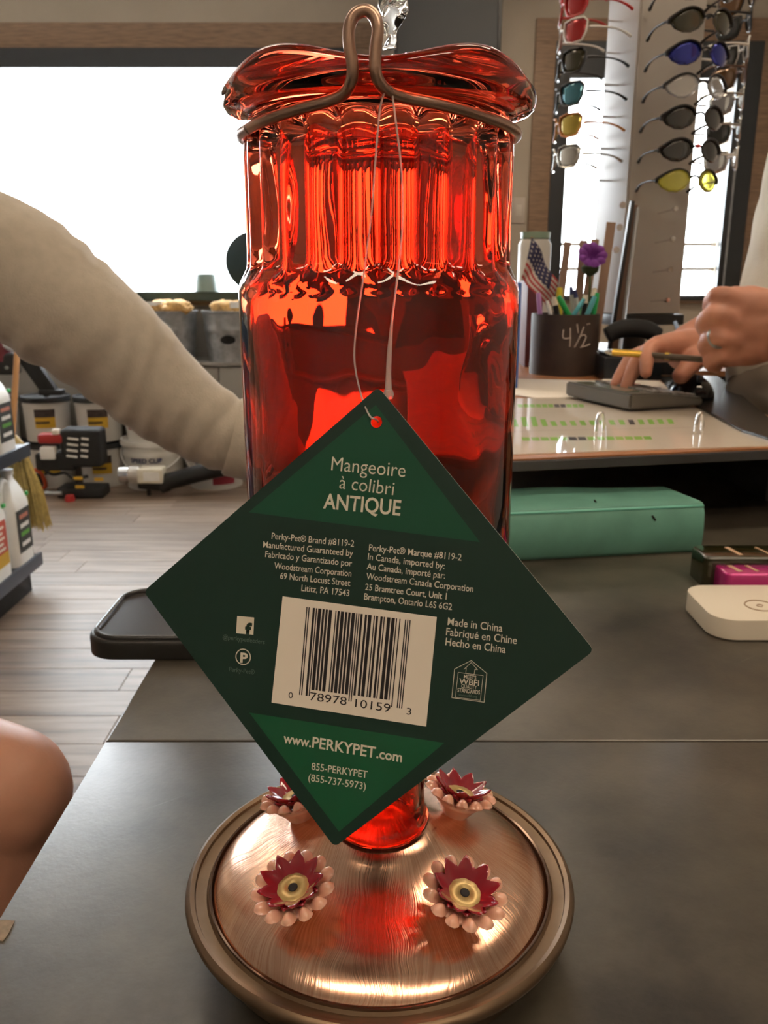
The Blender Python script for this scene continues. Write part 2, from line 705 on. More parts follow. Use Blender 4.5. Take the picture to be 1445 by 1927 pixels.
# ceiling lamps
M_lampglow = mat('lamp_diffuser', (1, 1, 1), 0.6, emit=(1.0, 0.80, 0.58), es=LAMP_E)
for i, (lx, ly) in enumerate(LAMPS):
    t = thing('ceiling_lamp', ['recessed warm ceiling lamp nearest the windows', 'recessed warm ceiling lamp above the open plank floor',
                               'recessed warm ceiling lamp above the right end of the counter', 'recessed warm ceiling lamp left behind the viewer',
                               'recessed warm ceiling lamp right behind the viewer'][i], 'lamp', (lx, ly, CEIL), 'warm ceiling lamps')
    bm = bmesh.new()
    for sx, sy, cx, cy in ((1.24, 0.03, 0, 0.15), (1.24, 0.03, 0, -0.15), (0.03, 0.27, 0.605, 0), (0.03, 0.27, -0.605, 0)):
        box_bm((lx + cx, ly + cy, CEIL - 0.012), (sx, sy, 0.024), bm=bm)
    link('lamp_housing', bmme(bm), M_white, t)
    box('diffuser', (lx, ly, CEIL - 0.012), (1.18, 0.27, 0.012), M_lampglow, t)

# dark perforated panel hanging between the windows
def peg_mat():
    m = mat('perforated_dark_board', (0.028, 0.032, 0.036), 0.6)
    nt = m.node_tree
    b = nt.nodes['Principled BSDF']
    tc = nt.nodes.new('ShaderNodeTexCoord')
    vo = nt.nodes.new('ShaderNodeTexVoronoi')
    vo.inputs['Scale'].default_value = 36
    vo.inputs['Randomness'].default_value = 0
    nt.links.new(tc.outputs['Object'], vo.inputs['Vector'])
    r = nt.nodes.new('ShaderNodeValToRGB')
    r.color_ramp.elements[0].position = 0.22
    r.color_ramp.elements[1].position = 0.28
    r.color_ramp.elements[0].color = (0.004, 0.004, 0.004, 1)
    r.color_ramp.elements[1].color = (0.04, 0.043, 0.046, 1)
    nt.links.new(vo.outputs['Distance'], r.inputs['Fac'])
    nt.links.new(r.outputs['Color'], b.inputs['Base Color'])
    return m


pegp = thing('perforated_panel', 'dark grey perforated display panel on the wall between the two windows', 'panel', (at(842, 50, 5.1).x, 5.1, 1.2))
px0, px1 = at(745, 45, 5.1).x, at(940, 45, 5.1).x
box2('board', (px0, 5.09, 1.0), (px1, 5.11, 2.98), peg_mat(), pegp)
for xx in (px0, px1):
    box('side_rail', (xx, 5.105, 1.99), (0.02, 0.05, 1.98), M_black, pegp)
box('mounting_block', ((px0 + px1) / 2, 5.155, 2.4), (0.3, 0.09, 0.2), M_black, pegp)

sw = thing('light_switch', 'beige light switch plate on the wall left of the right window', 'switch', at(976, 396, WALLY))
c = at(976, 396, WALLY)
box('cover_plate', (c.x, WALLY - 0.004, c.z), (0.075, 0.008, 0.15), mat('switch_beige', (0.55, 0.47, 0.40), 0.4), sw, bev=0.002)
box('rocker', (c.x, WALLY - 0.010, c.z), (0.032, 0.008, 0.065), mat('switch_rocker', (0.62, 0.55, 0.47), 0.35), sw, bev=0.001)

# ================================================================ THE COUNTER
CZ = CAMZ - 0.248
CLX = -0.1545
SEAM = 0.4213
ct = thing('sales_counter', 'dark slate-topped sales counter under the red hummingbird feeder', 'counter', (0.6, 0.9, 0))
CRX = 0.488      # right end of the customer leg; the wing behind runs on
box2('countertop_slab', (CLX, -0.35, CZ - 0.03), (CRX, SEAM - 0.0006, CZ), M_counter, ct, bev=0.0009)
link('countertop_slab', prism_me([(CLX, SEAM + 0.0006), (CRX, SEAM + 0.0006), (CRX, 1.56), (1.7, 1.56), (1.7, 2.3), (CLX, 2.3)], 0.03, Matrix.Translation((0, 0, CZ - 0.03)), bev=0.0009), M_counter, ct)
link('cabinet_body', prism_me([(CLX + 0.04, -0.30), (CRX - 0.03, -0.30), (CRX - 0.03, 1.59), (1.65, 1.59), (1.65, 2.28), (CLX + 0.04, 2.28)], CZ - 0.03, Matrix.Identity(4)), M_softblack, ct)
box('joint_filler', ((CLX + CRX) / 2, SEAM, CZ - 0.012), (CRX - CLX - 0.01, 0.0012, 0.02), mat('joint_dust', (0.16, 0.10, 0.07), 0.9, noise_amt=0.6, noise_scale=160), ct)

wc = [atz(*p, CZ) for p in ((-6, 1732), (28, 1733), (16, 1758), (6, 1772), (-6, 1770))]
wcl = link('worn_chip', prism_me([(p.x, p.y) for p in wc][::-1], 0.0003, Matrix.Translation((0, 0, CZ))), mat('tan_chip', (0.22, 0.17, 0.12), 0.8, noise_amt=0.3, noise_scale=200), ct)
wcl['label'] = 'tan chipped patch'

# raised ledge
LZ = CAMZ - 0.165
la, lb = atz(970, 864, LZ), atz(1445, 843, LZ)
dl = (lb - la).normalized()
la2 = la - dl * ((la.x - 0.055) / dl.x)
lb2 = la + dl * ((0.478 - la.x) / dl.x)
ld = thing('raised_ledge', 'raised wooden writing ledge with a dark metal edge behind the feeder', 'ledge', (0.6, 1.5, CZ))
M_ledgewood = mat('orange_brown_wood', (0.36, 0.15, 0.06), 0.4, noise_amt=0.3, noise_scale=10, stretch=(2, 14, 2))
out = [(la2.x, la2.y), (lb2.x, lb2.y), (lb2.x, 1.575), (1.5, 1.575), (1.5, 2.28), (la2.x, 2.28)]
link('ledge_board', prism_me([(x, y) for x, y in out], 0.010, Matrix.Translation((0, 0, LZ - 0.010))), M_ledgewood, ld)
nrm = V((dl.y, -dl.x, 0))
M_edge = mat('dark_metal_edge', (0.10, 0.10, 0.105), 0.3, 0.6)
e0, e1 = la2 + nrm * 0.0035, lb2 + nrm * 0.0035
link('metal_edge', prism_me([(la2.x, la2.y), (e0.x, e0.y), (e1.x, e1.y), (lb2.x, lb2.y)], 0.0095, Matrix.Translation((0, 0, LZ - 0.0110)), bev=0.0012), M_edge, ld)
box2('back_panel', (la2.x + 0.03, 1.30, CZ), (0.46, 1.34, LZ - 0.010), M_softblack, ld)
box2('end_panel', (0.44, 0.95, CZ), (0.46, 1.30, LZ - 0.010), M_softblack, ld)
box2('wing_support', (0.50, 1.62, CZ), (1.45, 1.66, LZ - 0.010), M_softblack, ld)
box2('support_post', (la2.x + 0.03, 1.25, CZ), (la2.x + 0.06, 1.30, LZ - 0.010), M_softblack, ld)

# ================================================================ THE FEEDER
FX, FY = -0.0016, 0.286
fd = thing('hummingbird_feeder', 'tall red fluted glass hummingbird feeder on a copper tray with flower ports', 'bird feeder', (FX, FY, CZ))


def zc(r):
    return CAMZ + r


M_red = mat('red_glass', (0.85, 0.112, 0.050), 0.015, trans=1.0, ior=1.5)
NF = 24


def bmod(p, a):
    r, z, fw, lw = p
    lobe = abs(sin(a * NF / 2))
    r = r - fw * 0.0034 * (1 - lobe ** 0.75) + fw * 0.0006
    if lw:
        q = cos(a * 5 + 3 * pi / 2)
        z = z + lw * 0.0020 * q
        r = r + lw * 0.0005 * q
    return r, z


op = [(.0152, -.2025, 0, 0), (.0176, -.2028, 0, 0), (.0189, -.2014, 0, 0), (.0191, -.1996, 0, 0), (.0180, -.1976, 0, 0), (.0172, -.1955, 0, 0), (.0170, -.190, 0, 0), (.0170, -.183, 0, 0),
      (.0180, -.172, 0, 0), (.0225, -.160, 0, 0), (.030, -.150, 0, 0), (.0380, -.142, 0, 0), (.0430, -.134, 0, 0), (.0450, -.125, 0, 0), (.0453, -.115, 0, 0),
      (.0453, -.080, 0, 0), (.0453, -.040, 0, 0), (.0453, -.010, 0, 0), (.0452, -.004, 0, 0), (.0446, -.0015, 0, 0), (.0430, .0012, .3, 0), (.0418, .0030, .8, 0), (.0414, .0055, 1, 0), (.0413, .012, 1, 0), (.0413, .025, 1, 0), (.0413, .036, 1, 0),
      (.0412, .040, .8, 0), (.0408, .0425, .3, 0), (.0402, .0440, 0, 0), (.0405, .0458, 0, 0), (.0430, .0468, 0, 0), (.0460, .0478, 0, .1), (.0476, .0493, 0, .3), (.0481, .0515, 0, .5), (.0481, .0545, 0, .8),
      (.0476, .0562, 0, 1.0), (.0463, .0570, 0, 1.1), (.0447, .0565, 0, 1.0), (.0438, .0548, 0, .6), (.0430, .0530, 0, .3), (.0405, .0514, 0, .1), (.033, .0500, 0, 0), (.020, .0490, 0, 0), (.008, .0487, 0, 0)]
inn = [(.008, .0452, 0, 0), (.020, .0448, 0, 0), (.030, .0436, 0, 0), (.0350, .0405, 0, 0), (.0366, .0360, .1, 0), (.0368, .020, .15, 0), (.0368, .010, .15, 0), (.0371, .005, .1, 0), (.0383, .002, 0, 0), (.0408, -.002, 0, 0), (.0420, -.007, 0, 0),
       (.0424, -.015, 0, 0), (.0424, -.050, 0, 0), (.0424, -.090, 0, 0), (.0423, -.120, 0, 0), (.0405, -.131, 0, 0), (.0355, -.140, 0, 0), (.0275, -.149, 0, 0), (.0200, -.1585, 0, 0), (.0158, -.171, 0, 0), (.0143, -.184, 0, 0), (.0143, -.195, 0, 0), (.0145, -.2015, 0, 0)]


def dens(pp):
    out_ = []
    for a_, b_ in zip(pp, pp[1:]):
        n2 = max(1, int(abs(b_[1] - a_[1]) / .004))
        for q2 in range(n2):
            t_ = q2 / n2
            out_.append(tuple(x1 + (x2 - x1) * t_ for x1, x2 in zip(a_, b_)))
    return out_ + [pp[-1]]


op = dens(op)
inn = dens(inn)
INN_IDS = {id(p) for p in inn}


def bottle_me():
    seg = 288
    vs, fs = [], []
    prof = [(0, .0487, 0, 0)] + op[::-1] + inn[::-1] + [(0, .0453, 0, 0)]
    rings = []
    for p in prof:
        if p[0] == 0:
            rings.append([len(vs)])
            vs.append(V((FX, FY, zc(p[1]))))
        else:
            R = []
            for k in range(seg):
                a = 2 * pi * k / seg
                r, z = bmod(p, a)
                # slight irregularity of pressed glass
                if id(p) in INN_IDS:
                    wob = 1 + 0.030 * noise.noise(V((cos(a) * 1.5, sin(a) * 1.5, z * 26 + 4))) + 0.006 * noise.noise(V((cos(a) * 4, sin(a) * 4, z * 60)))
                else:
                    wob = 1 + 0.006 * noise.noise(V((cos(a) * 1.6, sin(a) * 1.6, z * 30)))
                R.append(len(vs))
                vs.append(V((FX + r * wob * cos(a), FY + r * wob * sin(a), zc(z))))
            rings.append(R)
    for A, B in zip(rings, rings[1:]):
        for k in range(seg):
            k2 = (k + 1) % seg
            if len(A) == 1:
                fs.append((A[0], B[k], B[k2]))
            elif len(B) == 1:
                fs.append((A[k], A[k2], B[0]))
            else:
                fs.append((A[k], A[k2], B[k2], B[k]))
    return pyme(vs, fs)


link('glass_bottle', bottle_me(), M_red, fd, True)

M_copper = copper_mat()
M_bronze = mat('antique_bronze', (0.19, 0.128, 0.080), 0.40, 0.8, noise_amt=0.12, noise_scale=60)
RZ = -0.2252
disc_prof = [(0, .0225), (.016, .0223), (.0192, .0218), (.0225, .0190), (.026, .0162), (.032, .0132), (.040, .0104), (.050, .0072), (.057, .0046), (.0615, .0018), (.0640, -.0008), (.0650, -.0022), (.0650, -.0030), (0, -.0030)]
lathe('copper_plate', [(r, RZ + z + CAMZ - 0.0) for r, z in disc_prof], (FX, FY, 0), M_copper, fd, 128)
rim_prof = [(.0652, -.0030), (.0655, -.0016), (.0664, -.0012), (.0672, -.0022), (.0690, -.0020), (.0712, -.0014), (.0716, -.0002), (.0732, .0004), (.0746, -.0004), (.0752, -.0020), (.0748, -.0036), (.0738, -.0044),
            (.0722, -.0056), (.0704, -.0066), (.0690, -.0090), (.0660, -.0180), (.0600, -.0222), (0, -.0226), (0, -.0200), (.0590, -.0200), (.0640, -.0160), (.0670, -.0080), (.0652, -.0060), (.0652, -.0030)]
lathe('tray_rim', [(r, RZ + z + CAMZ) for r, z in rim_prof], (FX, FY, 0), M_bronze, fd, 128)
lathe('joint_groove', [(.0650, RZ + CAMZ - .0025), (.0653, RZ + CAMZ - .0006), (.0661, RZ + CAMZ - .0004), (.0664, RZ + CAMZ - .0015), (.0650, RZ + CAMZ - .0025)], (FX, FY, 0), mat('clear_seal', (0.10, 0.06, 0.04), 0.12, 0.6), fd, 128)

# copper hanger wire
M_wire = mat('copper_wire', (0.50, 0.33, 0.25), 0.32, 0.9, noise_amt=0.2, noise_scale=90)


def oncyl(px, py, R):
    """front hit of the photo ray with a vertical cylinder of radius R round the feeder"""
    r = ray(px, py)
    a = r.x ** 2 + r.y ** 2
    b = -2 * (r.x * FX + r.y * FY)
    cc = FX ** 2 + FY ** 2 - R * R
    d = max(0, b * b - 4 * a * cc)
    t = (-b - math.sqrt(d)) / (2 * a)
    return CP + r * t


wp = []
for px, py, R in ((470, 241, .0430), (500, 226, .0430), (560, 206, .0430), (612, 192, .0438), (645, 178, .0465), (661, 152, .0500), (663, 120, .0512), (657, 85, .0515), (657, 52, .0512), (668, 28, .0508), (688, 20, .0508), (704, 31, .0508),
                  (711, 55, .0512), (707, 90, .0515), (706, 125, .0512), (712, 152, .0500), (732, 173, .0465), (765, 184, .0440), (820, 195, .0430), (880, 210, .0430), (935, 228, .0430), (962, 241, .0432)):
    wp.append(oncyl(px, py, R))
ring = []
a0 = math.atan2(wp[-1].y - FY, wp[-1].x - FX)
a1 = math.atan2(wp[0].y - FY, wp[0].x - FX)
if a1 < a0:
    a1 += 2 * pi
for k in range(1, 14):
    t = k / 14
    a = a0 + (a1 - a0) * t
    ring.append(V((FX + .0426 * cos(a), FY + .0426 * sin(a), wp[-1].z + (wp[0].z - wp[-1].z) * t + 0.0010 * sin(pi * t))))
tube('hanger_wire', wp + ring + [wp[0]], 0.00155, M_wire, fd, 14, 6)

# flower ports
M_peach = mat('peach_plastic', (0.85, 0.45, 0.33), 0.16, sss=0.2, coat=0.7)
M_maroon = mat('maroon_plastic', (0.30, 0.018, 0.032), 0.15, coat=0.8, sss=0.1)
M_gold = mat('pale_gold_cap', (0.58, 0.42, 0.17), 0.38, 0.35, noise_amt=0.15, noise_scale=300)


def petal_me(L, Wd, T, point, dish):
    """petal along +x from 0 to L"""
    nu, nv = 12, 8
    vs, fs = [], []
    top, bot = [], []
    for side in (1, -1):
        g = []
        for i in range(nu + 1):
            u = i / nu
            if point:
                wd = Wd * (sin(pi * min(1, u ** 0.75))) ** 0.8 if 0 < u < 1 else 0.0
            else:
                wd = Wd * (0.35 + 0.65 * u) * (1 if u < .55 else math.sqrt(max(0, 1 - ((u - .55) / .45) ** 2)))
            wd = max(wd, Wd * 0.04)
            rowv = []
            for j in range(nv + 1):
                v = -1 + 2 * j / nv
                zz = dish * (v * v) * wd + (T * math.sqrt(max(0, 1 - v * v)) * 0.5 * side) * (1 if 0 < u < 1 else 0.1)
                bulge = 0.0 if point else 0.34 * Wd * max(0, sin(pi * (u - .25) / .75)) * (1 - v * v)
                rowv.append(len(vs))
                vs.append((L * u, wd * v / 2 * 1.0, zz + bulge + L * 0.18 * u * u))
            g.append(rowv)
        (top if side == 1 else bot).extend(g)
    for g in (top, bot):
        for i in range(nu):
            for j in range(nv):
                fs.append((g[i][j], g[i + 1][j], g[i + 1][j + 1], g[i][j + 1]))
    for i in range(nu):
        fs.append((top[i][0], top[i + 1][0], bot[i + 1][0], bot[i][0]))
        fs.append((top[i][nv], top[i + 1][nv], bot[i + 1][nv], bot[i][nv]))
    for j in range(nv):
        fs.append((top[0][j], top[0][j + 1], bot[0][j + 1], bot[0][j]))
        fs.append((top[nu][j], top[nu][j + 1], bot[nu][j + 1], bot[nu][j]))
    return pyme(vs, fs)


PET_OUT = petal_me(.0094, .0066, .0026, False, 0.06)
PET_IN = petal_me(.0098, .0058, .0012, True, 0.20)
PET_IN2 = petal_me(.0070, .0044, .0012, True, 0.22)
for me, mm in ((PET_OUT, M_peach), (PET_IN, M_maroon), (PET_IN2, M_maroon)):
    me.materials.append(mm)
    for p in me.polygons:
        p.use_smooth = True
CUP = lathe_me([(0, -.0085), (.0045, -.0085), (.0052, -.006), (.0085, -.0015), (.0105, .0008), (.0098, .0014), (.006, .0006), (0, .0004)], seg=36)
CUP.materials.append(M_peach)
CUP2 = lathe_me([(0, .0008), (.0052, .0010), (.0078, .0030), (.0080, .0035), (.0070, .0034), (.0045, .0020), (0, .0018)], seg=36)
CUP2.materials.append(M_maroon)
CAP = lathe_me([(0, .0012), (.0050, .0018), (.0060, .0034), (.0057, .0039), (.0016, .0037), (.0015, .0030), (0, .0030)], seg=36)
CAP.materials.append(M_gold)
HOLE = lathe_me([(0, .0031), (.0016, .0031), (.0017, .0039), (.0012, .0040), (0, .0034)], seg=20)
HOLE.materials.append(M_ink)
for me in (CUP, CUP2, CAP, HOLE):
    for p in me.polygons:
        p.use_smooth = True


def child(name, me, parent, M):
    o = bpy.data.objects.new(name, me)
    COL.objects.link(o)
    o.parent = parent
    o.matrix_basis = M
    return o


FLZ = CAMZ + RZ + 0.0175
for i, (px, py) in enumerate(((556, 1683), (870, 1693), (862, 1506), (561, 1512))):
    c = atz(px, py, FLZ)
    f = child('flower_port', CUP, fd, Matrix.Identity(4))
    out_d = V((c.x - FX, c.y - FY, 0)).normalized()
    ax = V((0, 0, 1)).cross(out_d)
    Mr = Matrix.Rotation(radians(17), 4, ax) @ Matrix.Rotation([0.3, 1.9, 0.8, 2.5][i], 4, 'Z')
    f.matrix_basis = Matrix.Translation(c - fd.location) @ Mr
    n_out, n_in = 13, 9
    for k in range(n_out):
        a = 2 * pi * k / n_out
        child('outer_petal', PET_OUT, f, Matrix.Rotation(a, 4, 'Z') @ Matrix.Translation((.0066, 0, .0000)) @ Matrix.Rotation(-radians(16), 4, 'Y'))
    for k in range(n_in):
        a = 2 * pi * (k + .5) / n_in
        child('inner_petal', PET_IN, f, Matrix.Rotation(a, 4, 'Z') @ Matrix.Translation((.0042, 0, .0022)) @ Matrix.Rotation(-radians(30), 4, 'Y'))
        a = 2 * pi * k / n_in
        child('inner_petal', PET_IN2, f, Matrix.Rotation(a, 4, 'Z') @ Matrix.Translation((.0044, 0, .0016)) @ Matrix.Rotation(-radians(24), 4, 'Y'))
    child('throat', CUP2, f, Matrix.Identity(4))
    child('feeding_cap', CAP, f, Matrix.Identity(4))
    child('feeding_hole', HOLE, f, Matrix.Identity(4))

# ================================================================ THE HANG TAG
k = 0.236
PT = CP + V((-0.0059375, 1.00367986, -0.12184565)) * k
PR = CP + V((0.23559944, 0.87768999, -0.40271518)) * k
PB = CP + V((-0.06025795, 0.87633732, -0.66037881)) * k
PL_ = CP + V((-0.30179489, 1.00232719, -0.37950927)) * k
TC = (PT + PB) / 2
E1 = (PR - PL_).normalized()
E2 = (PT - PB)
E2 = (E2 - E1 * E2.dot(E1)).normalized()
E3 = E1.cross(E2)       # points to the viewer
TM = Matrix.Translation(TC) @ Matrix((E1, E2, E3)).transposed().to_4x4()
HD = (PR - PL_).length / 2


def tg(px, py):
    r = ray(px, py)
    t = (TC - CP).dot(E3) / r.dot(E3)
    p = CP + r * t - TC
    return V((p.dot(E1), p.dot(E2)))


M_card = mat('dark_green_card', (0.004, 0.026, 0.018), 0.5)
M_cardedge = mat('card_edge', (0.55, 0.58, 0.52), 0.8)
M_green = mat('mid_green_print', (0.002, 0.066, 0.032), 0.5)
M_print = mat('cream_print', (0.66, 0.60, 0.50), 0.6)
M_dimprint = mat('faded_print', (0.12, 0.17, 0.14), 0.6)
tgo = thing('hang_tag', 'dark green square product tag hanging cornerwise by a clear string from the feeder', 'tag', tuple(PT))
TH = 0.0006


def poly_with_hole(outl, hc, hr):
    bm = bmesh.new()
    ov = [bm.verts.new((x, y, 0)) for x, y in outl]
    hv = [bm.verts.new((hc[0] + hr * cos(2 * pi * i / 24), hc[1] + hr * sin(2 * pi * i / 24), 0)) for i in range(24)]
    es = [bm.edges.new((a[i], a[(i + 1) % len(a)])) for a in (ov, hv) for i in range(len(a))]
    bmesh.ops.triangle_fill(bm, use_beauty=True, edges=es)
    bm.faces.ensure_lookup_table()
    r = bmesh.ops.extrude_face_region(bm, geom=bm.faces[:])
    bmesh.ops.translate(bm, vec=(0, 0, -TH), verts=[g for g in r['geom'] if isinstance(g, bmesh.types.BMVert)])
    bmesh.ops.recalc_face_normals(bm, faces=bm.faces[:])
    for f in bm.faces:
        if abs(f.normal.z) < 0.5:
            f.material_index = 1
    bm.transform(TM)
    me = bpy.data.meshes.new('m')
    bm.to_mesh(me)
    bm.free()
    return me


rc = 0.0016
sq = []
for ang in (0, 90, 180, 270):
    d = V((cos(radians(ang)), sin(radians(ang))))
    n_ = V((-d.y, d.x))
    base = d * (HD - rc * 1.414)
    for q in (-45, -22, 0, 22, 45):
        aa = radians(ang + q)
        sq.append(tuple(base + V((cos(aa), sin(aa))) * rc))
hole = tg(708, 794)
link('card', poly_with_hole(sq, hole, 0.00165), [M_card, M_cardedge], tgo)


def tag_poly(name, pts, m, off):
    return link(name, pyme([TM @ V((*p, off)) for p in pts], [tuple(range(len(pts)))]), m, tgo)


# upper triangle with the hole left free: split into two polygons round it
ap, tl_, tr_ = tg(707, 762), tg(468, 964), tg(903, 1020)
hl = [hole + V((cos(a), sin(a))) * 0.0019 for a in [radians(q) for q in range(90, 271, 20)]]
hr_ = [hole + V((cos(a), sin(a))) * 0.0019 for a in [radians(q) for q in range(90, -91, -20)]]
mid = tl_ + (tr_ - tl_) * ((hole.x - tl_.x) / (tr_.x - tl_.x))
lv = [ap] + hl + [mid, tl_]
rv = [ap] + hr_ + [mid, tr_]
link('print_triangle', pyme([TM @ V((*p, 0.00005)) for p in lv + rv], [tuple(range(len(lv))), tuple(range(len(lv), len(lv) + len(rv)))]), M_green, tgo)
tag_poly('print_triangle', [tg(469, 1341), tg(836, 1398), tg(638, 1565)], mat('lower_green_print', (0.001, 0.085, 0.032), 0.42, coat=0.15), 0.00005)


def tag_text(s, xa, ya, xb, yb, cap, bold=0.0, m=M_print, name='printed_line', off=0.00010, parent=None):
    a, b = tg(xa, ya), tg(xb, yb)
    d = b - a
    ang = math.atan2(d.y, d.x)
    h = cap * HD * 2 / 855.0
    M = TM @ Matrix.Translation((a.x, a.y, off)) @ Matrix.Rotation(ang, 4, 'Z')
    # weight of the strokes is given in final size
    return link(name, text_me(s, bold, M, 0, d.length, h), m, parent or tgo)


tag_text('Mangeoire', 623, 885, 762, 898, 27, -0.004)
tag_text('à colibri', 638, 919, 740, 932, 26, -0.004)
tag_text('ANTIQUE', 608, 956, 753, 970, 29, 0.016)
for a in (('Perky-Pet® Brand #8119-2', 511, 1014, 666, 1029), ('Manufactured Guaranteed by', 495, 1030, 664, 1047), ('Fabricado y Garantizado por', 499, 1048, 662, 1066),
          ('Woodstream Corporation', 516, 1070, 661, 1085), ('69 North Locust Street', 527, 1089, 659, 1103), ('Lititz, PA 17543', 567, 1112, 657, 1122),
          ('Perky-Pet® Marque #8119-2', 694, 1036, 868, 1055), ('In Canada, imported by:', 692, 1053, 836, 1071), ('Au Canada, importé par:', 690, 1071, 837, 1089),
          ('Woodstream Canada Corporation', 689, 1090, 890, 1114), ('25 Bramtree Court, Unit 1', 687, 1110, 840, 1128), ('Brampton, Ontario L6S 6G2', 685, 1128, 850, 1148)):
    tag_text(*a, 12.5, 0.006)
for a in (('Made in China', 842, 1176, 945, 1189), ('Fabriqué en Chine', 839, 1195, 972, 1212), ('Hecho en China', 838, 1214, 951, 1229)):
    tag_text(*a, 14.5, 0.006)
tag_text('www.', 533, 1397, 585, 1406, 19, 0.02)
tag_text('PERKYPET', 587, 1406, 706, 1426, 21, 0.018)
tag_text('.com', 708, 1426, 756, 1434, 19, 0.02)
tag_text('855-PERKYPET', 586, 1448, 691, 1464, 14, 0.006)
tag_text('(855-737-5973)', 580, 1469, 688, 1486, 14, 0.006)
# bar code label
lab = tag_poly('barcode_label', [tg(532, 1122), tg(822, 1161), tg(802, 1367), tg(511, 1322)], M_cream, 0.00012)
Lc = {'0': '0001101', '1': '0011001', '2': '0010011', '3': '0111101', '4': '0100011', '5': '0110001', '6': '0101111', '7': '0111011', '8': '0110111', '9': '0001011'}
dig = '078978101593'
bits = '101' + ''.join(Lc[d] for d in dig[:6]) + '01010' + ''.join(''.join('1' if q == '0' else '0' for q in Lc[d]) for d in dig[6:]) + '101'
bTL, bTR, bBL, bBR = tg(577, 1142), tg(773, 1167), tg(563, 1307), tg(757, 1333)
i = 0
while i < 95:
    if bits[i] == '1':
        j = i
        while j < 95 and bits[j] == '1':
            j += 1
        lng = i < 10 or i >= 85 or 45 <= i < 50
        v1 = 1.0 if lng else 0.925
        p = []
        for u, v in ((i / 95, 0), (j / 95, 0), (j / 95, v1), (i / 95, v1)):
            q = (bTL * (1 - u) + bTR * u) * (1 - v) + (bBL * (1 - u) + bBR * u) * v
            p.append(TM @ V((q.x, q.y, 0.00020)))
        link('printed_bar', pyme(p, [(0, 1, 2, 3)]), M_ink, lab)
        i = j
    else:
        i += 1
for a in (('0', 543, 1313, 551, 1314, 12), ('78978', 583, 1317, 652, 1327, 16), ('10159', 668, 1330, 734, 1340, 16), ('3', 765, 1344, 774, 1345, 13)):
    tag_text(*a, 0.0, M_ink, 'printed_digits', 0.00020, lab)
# social icons
sqp = [tg(446.5, 1159), tg(478.5, 1162), tg(477, 1194.5), tg(444.5, 1191.5)]
ic = tag_poly('square_icon', sqp, M_print, 0.00010)
tag_text('f', 461, 1195, 474, 1196, 24, 0.05, M_card, 'icon_letter', 0.00016, ic)
tag_text('@perkypetfeeders', 419, 1202, 498, 1212, 9, -0.003, M_dimprint)
cc = tg(457.7, 1236)
sc_ = HD * 2 / 855
ringv = []
fs_ = []
for kk in range(40):
    a = 2 * pi * kk / 40
    for rr in (15.5, 13.6):
        ringv.append(TM @ V((cc.x + rr * sc_ * cos(a), cc.y + rr * sc_ * sin(a), 0.0001)))
for kk in range(40):
    k2 = (kk + 1) % 40
    fs_.append((2 * kk, 2 * k2, 2 * k2 + 1, 2 * kk + 1))
ri = link('round_icon', pyme(ringv, fs_), M_print, tgo)
tag_text('P', 452, 1246, 466, 1247.5, 19, 0.035, M_print, 'icon_letter', 0.00012, ri)
tag_text('Perky-Pet®', 431, 1263, 479, 1269, 9, -0.003, M_dimprint)


def zm(x, y):
    return (640 + x / 2.949, 960 + y / 2.949)


def tag_strip(name, pts, wpx, m, closed=False, parent=None, off=0.0001):
    P = [tg(*p) for p in pts]
    if closed:
        P.append(P[0])
    vs, fs = [], []
    hw = wpx * sc_ / 2
    for a, b in zip(P, P[1:]):
        d = (b - a).normalized()
        n_ = V((-d.y, d.x)) * hw
        e = d * hw
        i0 = len(vs)
        for q in (a - e + n_, b + e + n_, b + e - n_, a - e - n_):
            vs.append(TM @ V((q.x, q.y, off)))
        fs.append((i0, i0 + 1, i0 + 2, i0 + 3))
    return link(name, pyme(vs, fs), m, parent or tgo)


em = tag_strip('house_emblem', [zm(*p) for p in ((620, 1040), (635, 882), (728, 834), (814, 906), (799, 1066))], 1.1, M_print, True)
tag_strip('inner_outline', [zm(*p) for p in ((640, 1038), (655, 900), (793, 918), (778, 1055))], 0.8, M_print, True, em)
tag_strip('inner_outline', [zm(*p) for p in ((688, 882), (728, 845), (762, 885), (748, 884), (743, 912), (697, 906), (700, 872), (688, 882))], 0.9, M_print, False, em)
tag_text('MEETS', *zm(686, 932), *zm(755, 940), 7, 0.01, M_print, 'emblem_text', 0.0001, em)
tag_text('WBFI', *zm(660, 963), *zm(770, 975), 10.5, 0.012, M_print, 'emblem_text', 0.0001, em)
tag_text('QUALITY', *zm(672, 985), *zm(757, 995), 7, 0.0, M_print, 'emblem_text', 0.0001, em)
tag_text('STANDARDS', *zm(651, 1008), *zm(775, 1022), 7.5, 0.01, M_print, 'emblem_text', 0.0001, em)
tag_text('www.wbfi.org', *zm(657, 1030), *zm(760, 1042), 5, 0.0, M_dimprint, 'emblem_text', 0.0001, em)
# clear string
M_string = mat('clear_nylon', (0.85, 0.78, 0.74), 0.25, trans=0.55, ior=1.3)
s1 = [oncyl(738, 178, .0470), oncyl(737, 166, .0480), oncyl(727, 168, .0485), oncyl(716, 200, .0480), oncyl(708, 280, .048), oncyl(699, 400, .048), oncyl(684, 520, .048), oncyl(671, 610, .048), oncyl(667, 680, .048), oncyl(680, 745, .048)]
hp = TM @ V((*tg(697, 783), 0.001))
hq = TM @ V((*tg(707, 789), 0.0004))
hb = TM @ V((*tg(708, 792), -0.0025))
tube('string', s1 + [hp, hq, hb], 0.00028, M_string, tgo, 8, 6)
s2 = [oncyl(738, 178, .0470), oncyl(745, 230, .048), oncyl(756, 330, .048), oncyl(757, 430, .048), oncyl(748, 520, .048), oncyl(738, 600, .048), oncyl(733, 660, .048), oncyl(731, 705, .048), oncyl(731, 738, .048)]
